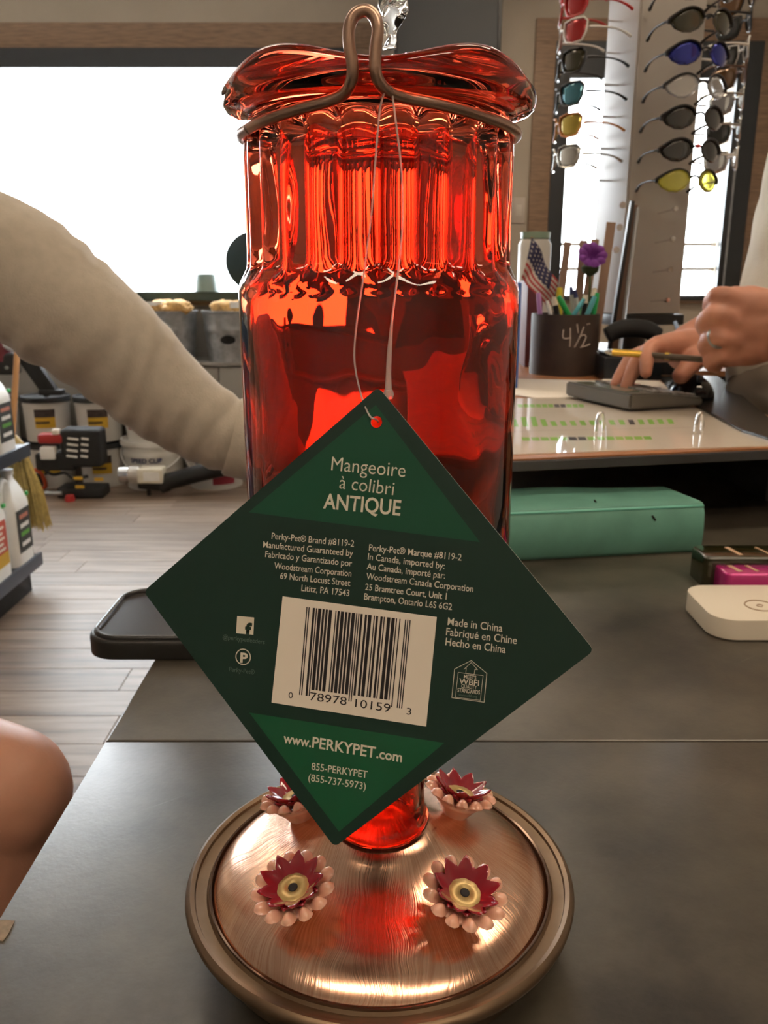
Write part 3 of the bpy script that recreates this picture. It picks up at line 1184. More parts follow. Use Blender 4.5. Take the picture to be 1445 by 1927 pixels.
tube('string', s2, [.00028, .00028, .00028, .00028, .0003, .00035, .0007, .0008, .0011], M_string, tgo, 10, 5)
sp = oncyl(731, 742, .048)
lathe('string_bead', [(0, -.0016), (.0012, -.0012), (.0016, 0), (.0012, .0012), (0, .0016)], sp, M_string, tgo, 16)

# clear twisted glass drop behind the wire loop
M_clear = mat('clear_glass', (0.97, 0.98, 1.0), 0.02, trans=1.0, ior=1.5)
gy = 0.345
gtop, gmid, gbot = at(742, -160, gy), at(741, 20, gy), at(731, 92, gy)
pts, rads = [], []
for i in range(61):
    t = i / 60
    py = -160 + 252 * t
    pc = at(744 - 13 * max(0, t - .6) / .4, py, gy)
    r = (0.0052 if py < 10 else 0.0052 - 0.0028 * min(1, (py - 10) / 55))
    pts.append(pc)
    rads.append(r)
vs, fs = [], []
for i, (p, r) in enumerate(zip(pts, rads)):
    for kk in range(24):
        a = 2 * pi * kk / 24
        rr = r * (1 + 0.20 * cos(3 * (a + i * 0.14)))
        vs.append(p + V((rr * cos(a), rr * sin(a), 0)))
for i in range(60):
    for kk in range(24):
        k2 = (kk + 1) % 24
        fs.append((i * 24 + kk, i * 24 + k2, (i + 1) * 24 + k2, (i + 1) * 24 + kk))
fs += [tuple(range(24)), tuple(60 * 24 + q for q in range(24))]
gd = thing('glass_drop', 'clear twisted glass drop hanging behind the copper wire loop', 'ornament', tuple(pts[-1]))
link('twisted_stem', pyme(vs, fs), M_clear, gd, True)
cyl('hanging_cord', (pts[0].x, gy, pts[0].z - 0.003), (pts[0].x, gy, CEIL), 0.0006, M_black, gd, 8)


# ================================================================ ON THE COUNTER
# cased tablet overhanging the left edge
tb = thing('cased_tablet', 'dark tablet in a thick black case overhanging the left edge of the counter', 'tablet', (-0.12, 0.6, CZ))
zt = CZ + 0.015
pA, pB = atz(168, 1196, zt), atz(330, 1112, zt)
ty0, ty1 = atz(250, 1204, zt).y, atz(330, 1106, zt).y
tx0 = atz(166, 1190, zt).x - 0.001
tx1 = 0.0
tcx, tcy = (tx0 + tx1) / 2, (ty0 + ty1) / 2
Mt = Matrix.Translation((tcx, tcy, CZ + 0.0005))
link('case', prism_me(rrect(tx1 - tx0, ty1 - ty0, 0.021, 8), 0.0135, Mt, bev=0.003, seg=3), mat('rubber_black', (0.018, 0.017, 0.016), 0.42), tb, 'angle')
lip = [(tcx + x, tcy + y, CZ + 0.0142) for x, y in rrect(tx1 - tx0 - 0.009, ty1 - ty0 - 0.009, 0.018, 8)]
tube('raised_lip', lip, 0.0022, mat('lip_black', (0.02, 0.02, 0.022), 0.22), tb, 8, 0, True)
link('screen', prism_me(rrect(tx1 - tx0 - 0.013, ty1 - ty0 - 0.013, 0.016, 8), 0.0012, Matrix.Translation((tcx, tcy, CZ + 0.0130))), mat('dark_screen', (0.016, 0.014, 0.013), 0.22), tb)

# white rounded gadget
wy0, wx0 = 0.556, 0.233
wb = thing('white_card_reader', 'low cream white square gadget with a round button on the counter at right', 'device', (wx0 + 0.055, wy0 + 0.037, CZ))
Mw = Matrix.Translation((wx0 + 0.055, wy0 + 0.036, CZ + 0.0008))
link('shell', prism_me(rrect(0.11, 0.072, 0.018, 8), 0.0150, Mw, bev=0.0008, seg=2), mat('warm_white_plastic', (0.74, 0.67, 0.56), 0.35), wb, 'angle')
link('foot', prism_me(rrect(0.100, 0.062, 0.014, 8), 0.0010, Matrix.Translation((wx0 + 0.055, wy0 + 0.036, CZ))), M_black, wb)
bc = atz(1430, 1140, CZ + 0.0158)
tube('button_ring', [bc + V((0.0105 * cos(2 * pi * q / 32), 0.0105 * sin(2 * pi * q / 32), 0.0001)) for q in range(32)], 0.0006, mat('tan_line', (0.40, 0.28, 0.18), 0.4), wb, 6, 0, True)
tube('button_mark', [bc + V((0.0022 * cos(a), 0.0022 * sin(a), 0.0001)) for a in [pi * q / 8 for q in range(0, 14)]], 0.0005, MATS['tan_line'], wb, 6)

# black and pink glossy cases behind it
def case(name, label, cat, px, py0, L, D, H, m, z0=CZ, rad=0.006, bev=0.002):
    c = atz(px, py0, z0)
    t = thing(name, label, cat, (c.x + L / 2, c.y + D / 2, z0))
    link('shell', prism_me(rrect(L, D, rad, 6), H, Matrix.Translation((c.x + L / 2, c.y + D / 2, z0)), bev=bev, seg=3), m, t, 'angle')
    return t, c


M_pink = mat('magenta_gloss', (0.55, 0.025, 0.22), 0.22, 0.35, coat=0.6)
M_olive = mat('olive_black_gloss', (0.022, 0.022, 0.008), 0.14, coat=0.7)
pk, c = case('pink_case', 'glossy magenta box between the black box and the white gadget', 'box', 1362, 1125, 0.11, 0.030, 0.020, M_pink)
for dx, wdt in ((0.012, .004), (0.026, .003)):
    box('gold_mark', (c.x + dx, c.y + 0.014, CZ + 0.0202), (wdt, 0.015, 0.0003), mat('dull_gold_mark', (0.55, 0.35, 0.22), 0.4), pk, rot=0.25)
bk, c2 = case('black_case', 'glossy olive black box behind the magenta box on the counter', 'box', 1322, 1106, 0.13, 0.036, 0.026, M_olive)
for dx, wdt in ((0.030, .004), (0.055, .002)):
    box('gold_mark', (c2.x + dx, c2.y + 0.018, CZ + 0.0262), (wdt, 0.022, 0.0003), MATS['dull_gold_mark'], bk, rot=0.2)
gk = thing('small_key_fob', 'small grey square fob with a ring mark lying on the black box', 'fob', (c2.x + 0.08, c2.y + 0.02, CZ + 0.026))
box('body', (c2.x + 0.083, c2.y + 0.021, CZ + 0.0305), (0.036, 0.018, 0.008), mat('grey_fob', (0.28, 0.26, 0.24), 0.3), gk, bev=0.0015)
tube('ring_mark', [(c2.x + 0.083 + 0.007 * cos(2 * pi * q / 24), c2.y + 0.021 + 0.005 * sin(2 * pi * q / 24), CZ + 0.0347) for q in range(24)], 0.0007, M_chrome, gk, 6, 0, True)

# teal binder lying flat under the ledge
M_teal = mat('teal_vinyl', (0.14, 0.34, 0.27), 0.38, noise_amt=0.12, noise_scale=30, bump=0.05)
b0, b1 = atz(965, 1058, CZ), atz(1318, 1040, CZ)
bd = (b1 - b0).normalized()
bn = V((-bd.y, bd.x, 0))
BH = 0.047
bl = b0 - bd * 0.06
BLn = (b1 - bl).length
Mb = Matrix.Translation(bl) @ Matrix((bd, bn, V((0, 0, 1)))).transposed().to_4x4()
bi = thing('teal_binder', 'scuffed teal binder lying flat under the raised ledge', 'binder', tuple(bl + bd * BLn / 2))
# spine cross-section in (y, z), swept along x
prof = [(0.004, 0.0), (0.0, 0.004), (-0.0015, 0.02), (0.0, BH - 0.008), (0.005, BH), (0.012, BH + 0.0005), (0.082, BH - 0.003), (0.082, BH - 0.0055), (0.013, BH - 0.003), (0.007, BH - 0.004), (0.003, BH - 0.010), (0.0022, 0.02), (0.0035, 0.0055), (0.006, 0.0030), (0.082, 0.0030), (0.082, 0.0)]
vs, fs = [], []
n_ = 14
for i in range(n_ + 1):
    x = BLn * i / n_
    for yy, zz in prof:
        lift = 0.006 * math.exp(-((x - BLn * .45) / 0.06) ** 2) * max(0, yy - 0.02) / 0.085 if zz > 0.02 else 0
        vs.append(Mb @ V((x, yy, zz + lift)))
np_ = len(prof)
for i in range(n_):
    for j in range(np_):
        j2 = (j + 1) % np_
        fs.append((i * np_ + j, i * np_ + j2, (i + 1) * np_ + j2, (i + 1) * np_ + j))
fs += [tuple(range(np_)), tuple(n_ * np_ + q for q in range(np_))]
link('cover', pyme(vs, fs), M_teal, bi, 'angle')
link('paper_block', bmme(box_bm((BLn / 2, 0.043, 0.0225), (BLn - 0.02, 0.065, 0.036))), M_cream, bi)
bi.children[-1].data.transform(W(bi).inverted() @ Mb @ Matrix.Identity(4)) if False else None
o = [x for x in bpy.data.objects if x.parent == bi and x.name.startswith('paper_block')][0]
o.data.transform(W(bi).inverted() @ Mb @ W(bi))
tube('edge_bead', [Mb @ V((BLn * q / 10, 0.0035, BH - 0.0025)) for q in range(11)], 0.0014, mat('light_teal', (0.16, 0.50, 0.40), 0.35), bi, 8)
for xx, zz in ((BLn - 0.050, 0.036), (BLn - 0.098, 0.0475)):
    link('ink_smudge', bmme(box_bm((0, 0, 0), (0.006, 0.0006, 0.0016), rot=Matrix.Rotation(0.9, 3, 'Y'))), M_ink, bi)
    o = [x for x in bpy.data.objects if x.parent == bi and x.name.startswith('ink_smudge')][-1]
    yy = -0.0010 if zz < 0.045 else 0.02
    o.data.transform(W(bi).inverted() @ Mb @ Matrix.Translation((xx, yy, zz)) @ W(bi))
bp_ = atz(962, 1035, CZ)
tag(box('black_clip', (bp_.x, bp_.y - 0.012, CZ + 0.014), (0.014, 0.012, 0.028), M_black, bev=0.001), 'small black block standing on the counter between feeder and teal binder', 'block')

# ================================================================ ON THE LEDGE
LT = LZ
# laminated calendar sheet
M_lam = mat('laminated_paper', (0.66, 0.58, 0.48), 0.5, coat=1.0, noise_amt=0.02)
M_lam.node_tree.nodes['Principled BSDF'].inputs['Coat Roughness'].default_value = 0.03
q0 = [atz(945, 857, LT), atz(1262, 846, LT), atz(1520, 838, LT), atz(1400, 800, LT), atz(1283, 760, LT), atz(1255, 742, LT), atz(940, 752, LT)]
ca = thing('calendar_sheet', 'laminated chart sheet with rows of green bars on the ledge', 'chart', tuple(q0[0]))
link('sheet', prism_me([(p.x, p.y) for p in q0], 0.0008, Matrix.Translation((0, 0, LT))), M_lam, ca)
M_lime = mat('lime_print', (0.27, 0.58, 0.08), 0.5, coat=1.0)
vs, fs, mi = [], [], []


def cell(xa, ya, w_, h_, sl, black=False):
    i0 = len(vs)
    for px, py in ((xa, ya + h_), (xa + w_, ya + h_), (xa + w_ - sl, ya), (xa - sl, ya)):
        p = atz(px, py, LT + 0.00095)
        vs.append(p)
    fs.append((i0, i0 + 1, i0 + 2, i0 + 3))
    mi.append(black)


for kx in range(11):
    cell(975 + kx * 11.5, 760.5, 9.5, 6, 2, kx in (6, 7))
for kx in range(17):
    hh = [14, 18, 18, 13][kx] if kx < 4 else 9
    cell(966 + kx * 18.3, 803 - hh - kx * .35, 10, hh, 5, kx == 12)
for kx in range(14):
    cell(984 + kx * 17.6, 823 - kx * .15, 14.5, 6, 3, kx in (5, 6))
for f_, b_ in zip(fs, mi):
    link('printed_cell', pyme([vs[q] for q in f_], [(0, 1, 2, 3)]), MATS['black_ink'] if b_ else M_lime, ca)
for yy, x1_ in ((812, 1330), (778, 1290)):
    a, b = atz(960, yy, LT + .00095), atz(x1_, yy - 8, LT + .00095)
    link('ruled_line', pyme([a, b, b + V((0, .0016, 0)), a + V((0, .0016, 0))], [(0, 1, 2, 3)]), mat('grey_rule', (0.25, 0.22, 0.19), 0.6), ca)

# loose papers
M_paper = mat('white_paper', (0.74, 0.68, 0.60), 0.7)
for pl, lb_ in ((((950, 740), (1008, 748), (1085, 748), (1150, 716), (965, 712)), 'curled white order sheet in front of the brown pen cup'),
                (((1090, 751), (1258, 742), (1272, 738), (1240, 718), (1135, 714)), 'white paper lying under the fingertips and calculator')):
    qs = [atz(px, py, LT + 0.002) for px, py in pl]
    if 'order' in lb_:
        zoff = 0.0010
    else:
        zoff = 0.0025
    o = link('paper_sheet', prism_me([(p.x, p.y) for p in qs], 0.0006, Matrix.Translation((0, 0, LT + zoff))), M_paper)
    tag(o, lb_, 'paper')
# chrome inverted-U clips
for i, (px, py, hpx) in enumerate(((1128, 817, 40), (1314, 817, 40))):
    b_ = atz(px, py, LT)
    sc2 = b_.y / 1600
    h = hpx * sc2
    wv = V((0.0045, 0.0022, 0))
    o = tube('wire_clip', [b_ - wv + V((0, 0, 0.0012)), b_ - wv * .9 + V((0, 0, h * .6)), b_ - wv * .5 + V((0, 0, h * .93)), b_ + V((0, 0, h)), b_ + wv * .5 + V((0, 0, h * .93)), b_ + wv * .9 + V((0, 0, h * .6)), b_ + wv + V((0, 0, 0.0012))], 0.0018, M_chrome, None, 8, 4)
    tag(o, ['bright bent wire clip standing on the green chart', 'bright bent wire clip standing at the right end of the chart'][i], 'clip', 'wire clips standing on the chart')

# black desk mat with a curved edge
q1 = [atz(*p, LT) for p in ((1262, 744), (1300, 762), (1340, 785), (1395, 815), (1450, 832), (1490, 830), (1380, 735), (1350, 712), (1240, 712))]
o = link('desk_mat', prism_me([(p.x, p.y) for p in q1], 0.003, Matrix.Translation((0, 0, LT + 0.0012)), bev=0.001), mat('glossy_black_mat', (0.010, 0.009, 0.009), 0.25))
tag(o, 'black desk mat with a curved edge at the right end of the ledge', 'mat')
# mouse catching the window light
mc = atz(1312, 752, LT + 0.004)
ms = thing('computer_mouse', 'glossy black mouse reflecting the window beside the calculator', 'mouse', tuple(mc))
vs_ = bmesh.new()
bmesh.ops.create_uvsphere(vs_, u_segments=28, v_segments=16, radius=1)
for v in vs_.verts:
    v.co = V((v.co.x * 0.030, v.co.y * 0.045, max(v.co.z, -0.05) * 0.030))
vs_.transform(Matrix.Translation(mc + V((0, 0.03, 0.0018))))
link('shell', bmme(vs_), mat('gloss_black', (0.01, 0.011, 0.013), 0.10), ms, True)
tube('wheel', [mc + V((-.003, -.002, .0285)), mc + V((.003, -.002, .0285))], 0.005, M_black, ms, 12)

# calculator
cal_c = atz(1170, 757, LT + 0.004)
cal = thing('desk_calculator', 'dark desk calculator with grey keys under the resting fingers', 'calculator', tuple(cal_c))
Mc = Matrix.Translation(V((0.337, 1.158, LT + 0.0042))) @ Matrix.Rotation(radians(111), 4, 'Z')
M_calc = mat('calculator_grey', (0.11, 0.10, 0.085), 0.4)
bm = bmesh.new()
cw, cd = 0.148, 0.115
pr = [(-cd / 2, 0.0), (cd / 2, 0.0), (cd / 2, 0.020), (cd / 2 - .03, 0.019), (-cd / 2, 0.010)]
pts5 = []
for sx in (-1, 1):
    pts5.append([bm.verts.new((sx * cw / 2, y_, z_)) for y_, z_ in pr])
for j in range(5):
    bm.faces.new((pts5[0][j], pts5[0][(j + 1) % 5], pts5[1][(j + 1) % 5], pts5[1][j]))
bm.faces.new(pts5[0])
bm.faces.new(pts5[1])
bmesh.ops.recalc_face_normals(bm, faces=bm.faces[:])
bmesh.ops.bevel(bm, geom=bm.edges[:], offset=0.0025, segments=2, affect='EDGES')
bm.transform(Mc)
link('body', bmme(bm), M_calc, cal, 'angle')
link('display', bmme(box_bm((0.0, 0.041, 0.0200), (0.11, 0.022, 0.002))), mat('lcd_grey', (0.12, 0.14, 0.11), 0.15), cal)
o = [x for x in bpy.data.objects if x.parent == cal and x.name.startswith('display')][0]
o.data.transform(W(cal).inverted() @ Mc @ W(cal))
M_key = mat('key_grey', (0.16, 0.15, 0.14), 0.4)
M_key2 = mat('key_orange', (0.60, 0.13, 0.05), 0.4)
for r_ in range(5):
    for c_ in range(6):
        yk = -cd / 2 + 0.010 + r_ * 0.0145
        zk = 0.010 + (yk + cd / 2) * (0.010 / (cd - .03)) + 0.0008
        me = bmme(box_bm((-cw / 2 + 0.017 + c_ * 0.0228, yk, zk), (0.0165, 0.0095, 0.004), 0.0008, seg=1))
        me.transform(Mc)
        o = link('key', me, M_key2 if (c_ == 5 and r_ in (0, 1)) else M_key, cal)
        if c_ == 5 and r_ in (0, 1):
            o['label'] = 'orange key'

# pen cup
CUPC = atz(1069, 708, LT) + V((0, 0.05, 0))
CR = 0.0590
cuph = at(1063, 590, CUPC.y).z - LT
pc = thing('pipe_pen_cup', 'dark brown pipe offcut pen cup chalked 4 1/2 on the ledge', 'pen cup', (CUPC.x, CUPC.y, LT))
lathe('pipe', [(CR - .004, 0), (CR, 0), (CR, cuph), (CR - .004, cuph), (CR - .004, 0)], (CUPC.x, CUPC.y, LT), mat('brown_pipe', (0.055, 0.036, 0.028), 0.5, noise_amt=0.2, noise_scale=30), pc, 64)
lathe('bottom', [(0, 0), (CR - .004, 0), (CR - .004, .004), (0, .004)], (CUPC.x, CUPC.y, LT), M_black, pc, 48)


def oncup(px, py, R=CR + 0.0002):
    r = ray(px, py)
    a = r.x ** 2 + r.y ** 2
    b = -2 * (r.x * CUPC.x + r.y * CUPC.y)
    c_ = CUPC.x ** 2 + CUPC.y ** 2 - R * R
    d = max(0, b * b - 4 * a * c_)
    return CP + r * ((-b - math.sqrt(d)) / (2 * a))


M_chalk = mat('chalk', (0.55, 0.47, 0.40), 0.9)


def zq(x, y):
    return (960 + x / 5.667, 420 + y / 5.667)


for st in (((568, 1135), (565, 1225), (650, 1222)), ((640, 1118), (640, 1240), (634, 1318)), ((712, 1075), (725, 1170)), ((785, 1105), (740, 1220), (684, 1325)), ((735, 1215), (785, 1190), (808, 1215), (790, 1260), (760, 1325)), ((745, 1325), (800, 1310), (850, 1290)),
           ((822, 1070), (824, 1085)), ((842, 1065), (846, 1078))):
    P = [oncup(*zq(*p)) for p in st]
    tube('chalk_stroke', P, 0.0011, M_chalk, pc, 6, 3)
# pens and things in the cup
def pen(name, label, cat, px0, py0, px1, py1, dy, r, m, capm=None, leanz=0.0):
    """visible from (px0,py0) at the rim to the top (px1,py1), dy behind the cup axis"""
    Y = CUPC.y + dy
    a, b = at(px0, py0, Y), at(px1, py1, Y + leanz)
    d = (b - a).normalized()
    root = thing(name, label, cat, tuple(a), 'pens and tools in the pen cup')
    lo = a - d * min(0.09, (a.z - LT - 0.008) / max(d.z, 0.3))
    lo.x = max(min(lo.x, CUPC.x + 0.045), CUPC.x - 0.045)
    cyl('barrel', lo, b, r, m, root, 12)
    cyl('cap', b - d * 0.004, b + d * 0.010, r * 1.12, capm or m, root, 12, r * 0.8)
    return root


PM = lambda n, c_, rg=0.3: mat(n, c_, rg)
P = [('ballpoint_pen', 'lilac marker at the left rim of the pen cup', 'pen', 1016, 590, 1014, 562, -.01, .0042, PM('lilac', (.50, .25, .55))),
     ('ballpoint_pen', 'thick green pen leaning left in the pen cup', 'pen', 1070, 592, 1056, 567, -.03, .0050, PM('pen_green', (.02, .36, .08))),
     ('ballpoint_pen', 'green pen leaning right at the right rim of the pen cup', 'pen', 1117, 590, 1122, 562, -.01, .0045, PM('pen_green2', (.02, .40, .12))),
     ('ballpoint_pen', 'teal pen leaning right in the middle of the pen cup', 'pen', 1080, 592, 1093, 572, -.035, .0040, PM('pen_teal', (.10, .42, .50))),
     ('ballpoint_pen', 'second teal pen leaning right near the right rim of the cup', 'pen', 1105, 592, 1115, 568, -.035, .0045, PM('pen_teal2', (.12, .44, .52))),
     ('marker_pen', 'yellow-topped marker standing in the pen cup', 'pen', 1052, 585, 1053, 552, .01, .0060, PM('pen_yellow', (.65, .50, .04))),
     ('ballpoint_pen', 'clear-barrelled pen beside the yellow marker', 'pen', 1078, 590, 1075, 550, .01, .0040, PM('clear_pen', (.55, .55, .52)), PM('navy_cap', (.03, .04, .14))),
     ('ballpoint_pen', 'second clear-barrelled pen leaning right of the yellow marker', 'pen', 1088, 590, 1083, 556, .0, .0038, MATS['clear_pen'], MATS['navy_cap']),
     ('ballpoint_pen', 'black pen in the middle front of the pen cup', 'pen', 1048, 590, 1044, 570, -.03, .0048, M_black, PM('tip_cream', (.7, .62, .5))),
     ('ballpoint_pen', 'black pen between the two teal pens', 'pen', 1098, 592, 1101, 566, -.02, .0048, M_black, MATS['tip_cream']),
     ('ballpoint_pen', 'cream-topped pen at the right of the cup', 'pen', 1112, 588, 1117, 553, .015, .0050, M_black, MATS['tip_cream']),
     ('ballpoint_pen', 'small white pen at the left front of the cup', 'pen', 1036, 592, 1032, 577, -.03, .0035, M_white),
     ('ballpoint_pen', 'bright green pen just left of the teal pen', 'pen', 1092, 590, 1098, 567, .0, .0040, PM('pen_lime', (.06, .5, .10)))]
for p in P:
    pen(*p)
# purple flower pen
fp = thing('flower_pen', 'purple cloth flower pen standing tall in the pen cup', 'flower pen', tuple(at(1108, 590, CUPC.y)), 'pens and tools in the pen cup')
fy = CUPC.y + 0.02
cyl('stem', at(1106, 640, fy), at(1111, 505, fy), .0016, mat('stem_green', (.08, .13, .05), .6), fp, 8)
fc = at(1111, 496, fy)
random.seed(2)
M_purple = mat('purple_petal', (.16, .03, .24), .7)
for q in range(9):
    a = 2 * pi * q / 9
    me = petal_me(.030, .024, .004, False, .1)
    me.transform(Matrix.Translation(fc + V((0, 0, .006))) @ Matrix.Rotation(radians(55), 4, 'X') @ Matrix.Rotation(a, 4, 'Z') @ Matrix.Rotation(-radians(20), 4, 'Y'))
    link('petal', me, M_purple, fp, True)
lathe('calyx', [(0, -.022), (.006, -.020), (.014, -.014), (.016, -.006), (.010, .000), (0, .001)], fc, mat('leaf_dark', (.05, .07, .03), .7), fp, 16)

# small flag
fl = thing('small_flag', 'small stars and stripes flag on a stick drooping from the pen cup', 'flag', tuple(at(1010, 560, CUPC.y + .01)))
Yf = CUPC.y + .045
top, bot = at(1000, 446, Yf), at(1022, 640, Yf)
cyl('stick', bot, top, .0017, mat('pale_wood', (.45, .33, .2), .6), fl, 8)
nu, nv = 26, 26
# drooping flag quad: hoist follows the stick, fly end falls to the right
TL_, TR2, BL2, BR2 = V((1000, 447)), V((1048, 528)), V((978, 522)), V((1030, 585))
vs, fs, mids = [], [], []
for j in range(nv + 1):
    for i in range(nu + 1):
        u, v = i / nu, j / nv
        p = (TL_ * (1 - u) + TR2 * u) * (1 - v) + (BL2 * (1 - u) + BR2 * u) * v
        p = p + V((4 * sin(u * 7 + v * 2), -6 * sin(pi * u) * (v)))
        yy = Yf - .004 - 0.006 * (1 + sin(u * 9 + v * 3))
        vs.append(at(p.x, p.y, yy))
for j in range(nv):
    for i in range(nu):
        a = j * (nu + 1) + i
        fs.append((a, a + 1, a + nu + 2, a + nu + 1))
        u, v = (i + .5) / nu, (j + .5) / nv
        if v < 7 / 13 and u < .85:
            mids.append(2 if (i % 3 == 1 and j % 3 == 1) else 1)
        else:
            mids.append(0 if int(v * 13) % 2 == 0 else 2)
me = bpy.data.meshes.new('flag')
me.from_pydata([tuple(v) for v in vs], [], fs)
for p, q in zip(me.polygons, mids):
    p.material_index = q
o = link('cloth', me, [mat('flag_red', (.42, .06, .06), .8), mat('flag_navy', (.035, .035, .09), .8), mat('flag_white', (.58, .52, .46), .8)], fl, True)
sd = o.modifiers.new('t', 'SOLIDIFY')
sd.thickness = .0006

# blue folder
bf0, bf1 = at(979, 716, 1.36), at(990, 532, 1.36)
tag(box('blue_folder', (at(984, 620, 1.36).x - .003, 1.41, (LT + bf1.z) / 2), (.009, .20, bf1.z - LT), mat('folder_blue', (.05, .13, .42), .5), bev=.001, rot=radians(-8)), 'bright blue folder standing upright between feeder and pen cup', 'folder')
mb_ = at(1005, 560, 1.50)
tag(box('maroon_book', (at(1001, 640, 1.66).x, 1.705, LT + .08), (.030, .12, .16), mat('book_maroon', (.12, .03, .035), .6), bev=.002), 'dark maroon book standing behind the blue folder', 'book')

# green-topped jar behind the flag
gj = thing('glass_jar', 'clear jar with a green-edged lid behind the small flag', 'jar', tuple(at(1003, 500, 1.62)))
jc = at(1005, 560, 1.86)
zt_ = at(1005, 440, 1.86).z
lathe('jar_body', [(0, 0), (.032, 0), (.034, .01), (.034, zt_ - LT - .02), (.028, zt_ - LT - .01), (.026, zt_ - LT - .01), (.031, zt_ - LT - .022), (.031, .012), (0, .008)], (jc.x, 1.88, LT), mat('frosted_jar', (.75, .72, .66), .3, trans=.3), gj, 32)
lathe('lid', [(0, zt_ - LT - .009), (.030, zt_ - LT - .009), (.031, zt_ - LT + .004), (0, zt_ - LT + .006)], (jc.x, 1.88, LT), mat('lid_green', (.25, .36, .27), .3), gj, 32)

# tall clear holder with wooden paint paddles
hy = 1.645
ho = thing('clear_holder', 'tall clear plastic holder with a black edge leaning behind the pen cup', 'holder', tuple(at(1150, 700, hy)))
A_, B_ = at(1142, 640, hy), at(1183, 385, hy)
A2, B2 = at(1162, 655, hy), at(1203, 378, hy)
A_.z = max(A_.z, LT)


def slat(name, a, b, wd, th, m, parent, y=None):
    a, b = V(a), V(b)
    d = (b - a)
    L = d.length
    z = d.normalized()
    yv = V((0, 1, 0))
    x = yv.cross(z).normalized()
    yv = z.cross(x)
    M = Matrix.Translation((a + b) / 2) @ Matrix((x, yv, z)).transposed().to_4x4()
    me = bmme(box_bm((0, 0, 0), (wd, th, L), min(th, wd) * .2))
    me.transform(M)
    return link(name, me, m, parent, 'angle')


slat('black_edge', at(1141, 690, hy), at(1190, 378, hy), .007, .012, M_black, ho)
slat('clear_edge', at(1162, 690, hy), at(1200, 390, hy), .005, .012, mat('acrylic', (.75, .78, .8), .08, trans=.6, ior=1.3), ho)
slat('inner_card', at(1150, 690, hy + .01), at(1192, 385, hy + .01), .016, .006, mat('brown_card', (.16, .09, .06), .6), ho)
link('holder_foot', bmme(box_bm(at(1148, 700, hy) + V((0, .01, 0)), (.05, .06, .01), .001)), M_black, ho)
for q in range(3):
    cyl('rivet', at(1160 + q * 6, 470 - q * 42, hy - .018), at(1160 + q * 6, 470 - q * 42, hy - .012), .006, M_chrome, ho, 14)
M_stick = mat('stirrer_wood', (.26, .165, .115), .7, noise_amt=.2, noise_scale=30, stretch=(1, 1, .2))
for i, (xa, ya, xb, yb, wd, lb_) in enumerate(((1046, 600, 1068, 455, .013, 'brown wooden paint stick leaning right at the back left of the pen cup'),
                                               (1084, 600, 1098, 452, .014, 'brown wooden paint stick in the middle behind the purple flower'),
                                               (1092, 600, 1120, 450, .014, 'brown wooden paint stick right of the purple flower pen'),
                                               (1118, 610, 1150, 418, .017, 'broad brown wooden stick next to the clear holder'))):
    yb_ = CUPC.y + .035 if i < 3 else 1.625
    b0_ = at(xa, ya, yb_)
    b0_.z = LT + .006 if i == 3 else b0_.z - .06
    o = slat('paint_stick', b0_, at(xb, yb, yb_ + .012), wd, .003, M_stick, None)
    tag(o, lb_, 'stick', 'wooden paint sticks by the pen cup')

# black office machine and other dark clutter behind
dp = thing('desk_phone', 'black desk telephone with handset in front of the sunglasses rack', 'telephone', (at(1190, 690, 1.55).x, 1.6, LT))
x0_, x1_ = at(1130, 650, 1.55).x, at(1262, 650, 1.55).x
zt_ = at(1200, 650, 1.55).z
box2('base', (x0_, 1.50, LT), (x1_, 1.60, zt_ - .01), M_black, dp, bev=.006)
tube('handset', [(x0_ + .005, 1.53, zt_ + .018), (x0_ + .03, 1.53, zt_ + .030), (x0_ + .07, 1.53, zt_ + .030), (x0_ + .095, 1.53, zt_ + .018)], [.014, .016, .016, .014], M_softblack, dp, 14, 5)
lathe('round_knob', [(0, 0), (.016, 0), (.016, .012), (.010, .018), (0, .018)], (x1_ - .022, 1.54, zt_ - .010), mat('dull_bronze', (.22, .17, .12), .3, .6), dp, 24)
for q in range(3):
    for q2 in range(4):
        box('key', (x0_ + .025 + q * .018, 1.4995, LT + .012 + q2 * .010), (.011, .002, .006), M_key, dp)
bp2 = thing('tape_dispenser', 'low black office box on the ledge right of the pen cup', 'box', (at(1200, 700, 1.46).x, 1.46, LT))
x0_, x1_ = at(1131, 690, 1.44).x, at(1240, 690, 1.44).x
box2('body', (x0_, 1.42, LT), (x1_, 1.49, at(1200, 672, 1.42).z), mat('blue_black', (.012, .016, .022), .3), bp2, bev=.005)
box2('lid_strip', (x0_ + .005, 1.425, at(1200, 672, 1.42).z), (x1_ - .005, 1.48, at(1200, 668, 1.42).z + .002), M_black, bp2, bev=.001)

# ================================================================ SUNGLASSES RACK
TH12 = radians(12)
nF = V((sin(TH12), -cos(TH12), 0))
nR = V((cos(TH12), sin(TH12), 0))
RW = .136
FC = at(1238, 400, 1.75)
RC = V((FC.x, FC.y, 0)) - nF * RW / 2
rz0 = at(1240, 612, 1.75).z
rz1 = at(1240, 592, 1.75).z
rk = thing('sunglasses_rack', 'tall grey revolving sunglasses rack on the counter right of the pen cup', 'display rack', (RC.x, RC.y, LT))
Rm = Matrix.Translation(RC) @ Matrix.Rotation(TH12, 4, 'Z')
M_rack = mat('grey_rack_board', (.36, .33, .30), .45, noise_amt=.04, noise_scale=12)


def rbox(name, c, s, m, bev=0):
    me = bmme(box_bm(c, s, bev))
    me.transform(Rm)
    return link(name, me, m, rk, 'angle' if bev else False)


